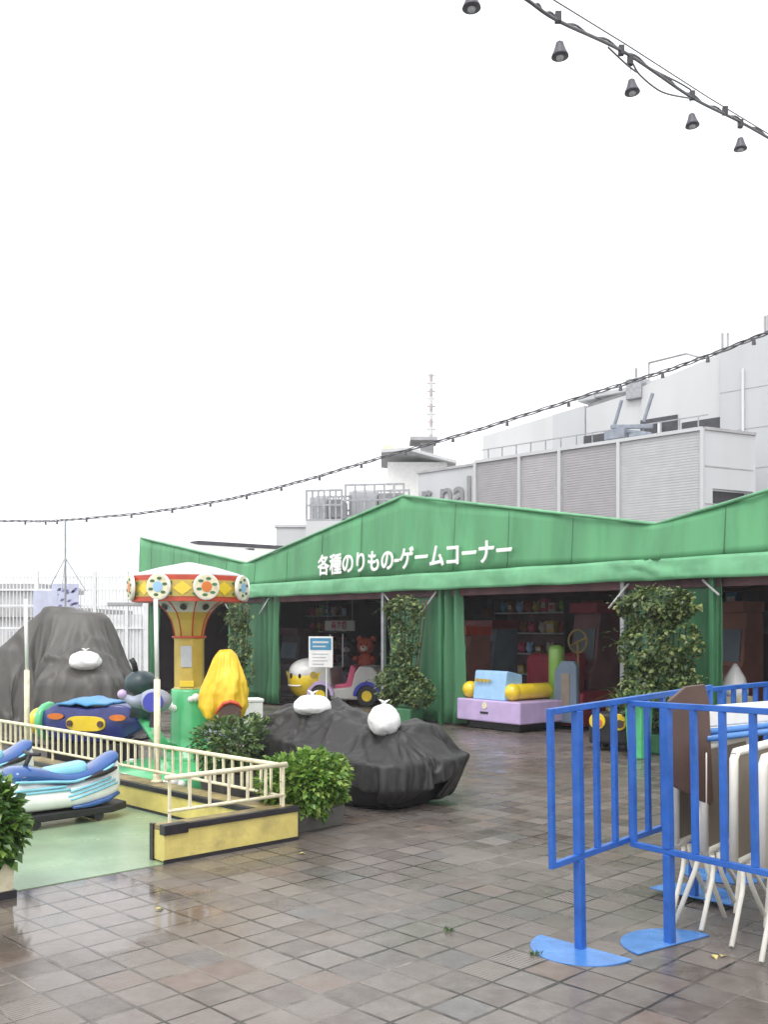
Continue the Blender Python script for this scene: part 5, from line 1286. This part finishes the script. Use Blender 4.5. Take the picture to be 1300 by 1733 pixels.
# blue-grey steel gantry on top of the louvred enclosure
gp = C1 - DW * along(1064); gp.z = zt
o = thing('steel_gantry', 'blue-grey steel gantry with two raking arms above the louvred enclosure', 'gantry', gp, ang(-DW))
gz = lambda py: EYE + (1060 - py) / F * gp.y - zt
k = gp.y / F / .72
gx = lambda px: (px - 1064) * k
mb = MB(); mb.box(gx(1058), gx(1030), .0, .6, .08, gz(722)); mb.bar((gx(1092), .2, gz(725)), (gx(1035), .2, gz(715)), .1, .12); mb.bar((gx(1090), .2, gz(738)), (gx(1045), .2, gz(722)), .1, .1); mb.box(gx(1085), gx(1062), .1, .4, .08, gz(733)); mb.build('frame', M['bluesteel'], o, bevel=.02)
for x0, y0, x1, y1 in ((1038, 720, 1050, 672), (1080, 715, 1092, 670)): mb = MB(); mb.bar((gx(x0), .2, gz(y0)), (gx(x1), .2, gz(y1)), .07, .07); mb.build('arm', M['bluesteel'], o)
# stair hut with overhanging roof
def hut():
    c = W(705, 1060, 38); c.z = 0; z = lambda py: EYE + (1060 - py) / F * 38; x = lambda px: (px - 705) / F * 38
    o = thing('roof_hut', 'white rooftop hut with a grey overhanging flat roof', 'hut', c, 0)
    mb = MB(); mb.box(x(656), x(757), 0, 3, 0, z(782)); mb.build('wall', M['white'], o)
    mb = MB(); zz = z(782); mb.hexa([(x(645), -.4, zz + .30), (x(690), -.9, zz + .30), (x(772), -.3, zz - .1), (x(772), 3.2, zz - .1), (x(645), 3.2, zz + .3)], [(x(645), -.4, zz + .42), (x(690), -.9, zz + .42), (x(772), -.3, zz + .02), (x(772), 3.2, zz + .02), (x(645), 3.2, zz + .42)]); mb.build('roof', M['wallpale'], o)
    mb = MB(); mb.ell((x(657), .5, zz + .62), (.22, .22, .25), 12, 8); mb.build('beacon', M['cream'], o, smooth=True)
hut()
c = W(730, 1060, 46); c.z = 0; z46 = lambda py: EYE + (1060 - py) / F * 46
o = thing('antenna_mast', 'thin red and white banded mast on a flat slab behind the hut', 'mast', c, 0)
n_ = 9
for k in range(n_):
    za, zb = lerp(z46(748), z46(633), k / n_), lerp(z46(748), z46(633), (k + 1) / n_); mb = MB(); mb.lathe([(.075, za), (.075, zb - .004)], (0, 0, 0), 10); mb.build('band', M['wallpale' if k % 2 else 'bandred'], o)
mb = MB()
for k in range(9): z = lerp(z46(740), z46(636), k / 8); mb.tube([(-.2, 0, z), (.2, 0, z)], .03, 6)
mb.build('rung', M['roofgrey'], o)
mb = MB(); mb.box(-1.0, .25, -.8, .8, z46(750), z46(744)); mb.box(-.5, .1, -.4, .4, 0, z46(750) - .01); mb.build('slab', M['roofgrey'], o)
# caged cooling units
def cage(px0, px1, py0, py1, Y, label):
    x = lambda px: (px - (px0 + px1) / 2) / F * Y; z = lambda py: EYE + (1060 - py) / F * Y
    c = W((px0 + px1) / 2, 1060, Y); c.z = 0
    o = thing('cooling_unit', label, 'cooling unit', c, R(-8), 'caged cooling units on the roof'); hw = x(px1)
    mb = MB()
    for i in range(7):
        q = lerp(-hw, hw, i / 6)
        for yy in (0, 1.5): mb.box(q - .03, q + .03, yy - .03, yy + .03, z(py1), z(py0))
    for zz in (z(py0), lerp(z(py0), z(py1), .5), z(py1)):
        for yy in (0, 1.5): mb.box(-hw - .03, hw + .03, yy - .035, yy + .035, zz - .03, zz + .03)
    mb.build('cage', M['steel'], o)
    mb = MB(); mb.box(-hw * .95, hw * .05, .3, 1.3, z(py1) + .05, z(py0) - .15); mb.build('unit', M['wallgrey'], o, bevel=.03)
    mb = MB(); mb.box(hw * .10, hw * .93, .2, 1.3, z(py1) + .1, z(py0) - .25); mb.build('fan_coil', M['roofgrey'], o, bevel=.03)
    mb = MB(); mb.box(-hw, hw, -.1, 1.6, 0, z(py1) - .04); mb.build('plinth', M['wallpale'], o)
cage(518, 579, 830, 880, 31, 'smaller caged cooling unit at the left, above the tent roof')
cage(584, 684, 820, 872, 32, 'larger caged cooling unit just left of the white hut')
c = W(505, 1060, 33); c.z = 0
mb = MB(); mb.box(-.75, 1.0, 0, 2, 0, EYE + (1060 - 893) / F * 33); mb.box(-.8, 1.05, -.05, 2.05, EYE + (1060 - 892.5) / F * 33, EYE + (1060 - 888) / F * 33)
o = mb.build('parapet_wall', M['wallpale']); o.location = c; tag(o, 'low pale parapet wall under the cooling units, left of the gable peak', 'wall')

# ------------------------------------------------------------------ damp air
m = bpy.data.materials.new('damp_air'); m.use_nodes = True; n_, l_ = nt(m); n_.remove(n_['Principled BSDF'])
pv = n_.new('ShaderNodeVolumePrincipled'); pv.inputs['Color'].default_value = (.95, .96, .98, 1); pv.inputs['Density'].default_value = .0015; pv.inputs['Anisotropy'].default_value = .2
l_.new(pv.outputs[0], n_['Material Output'].inputs['Volume'])
mb = MB(); mb.box(-620, 620, -80, 1120, -1, 18); tag(mb.build('haze', m), 'thin damp haze of a rainy day', 'haze', kind='stuff')
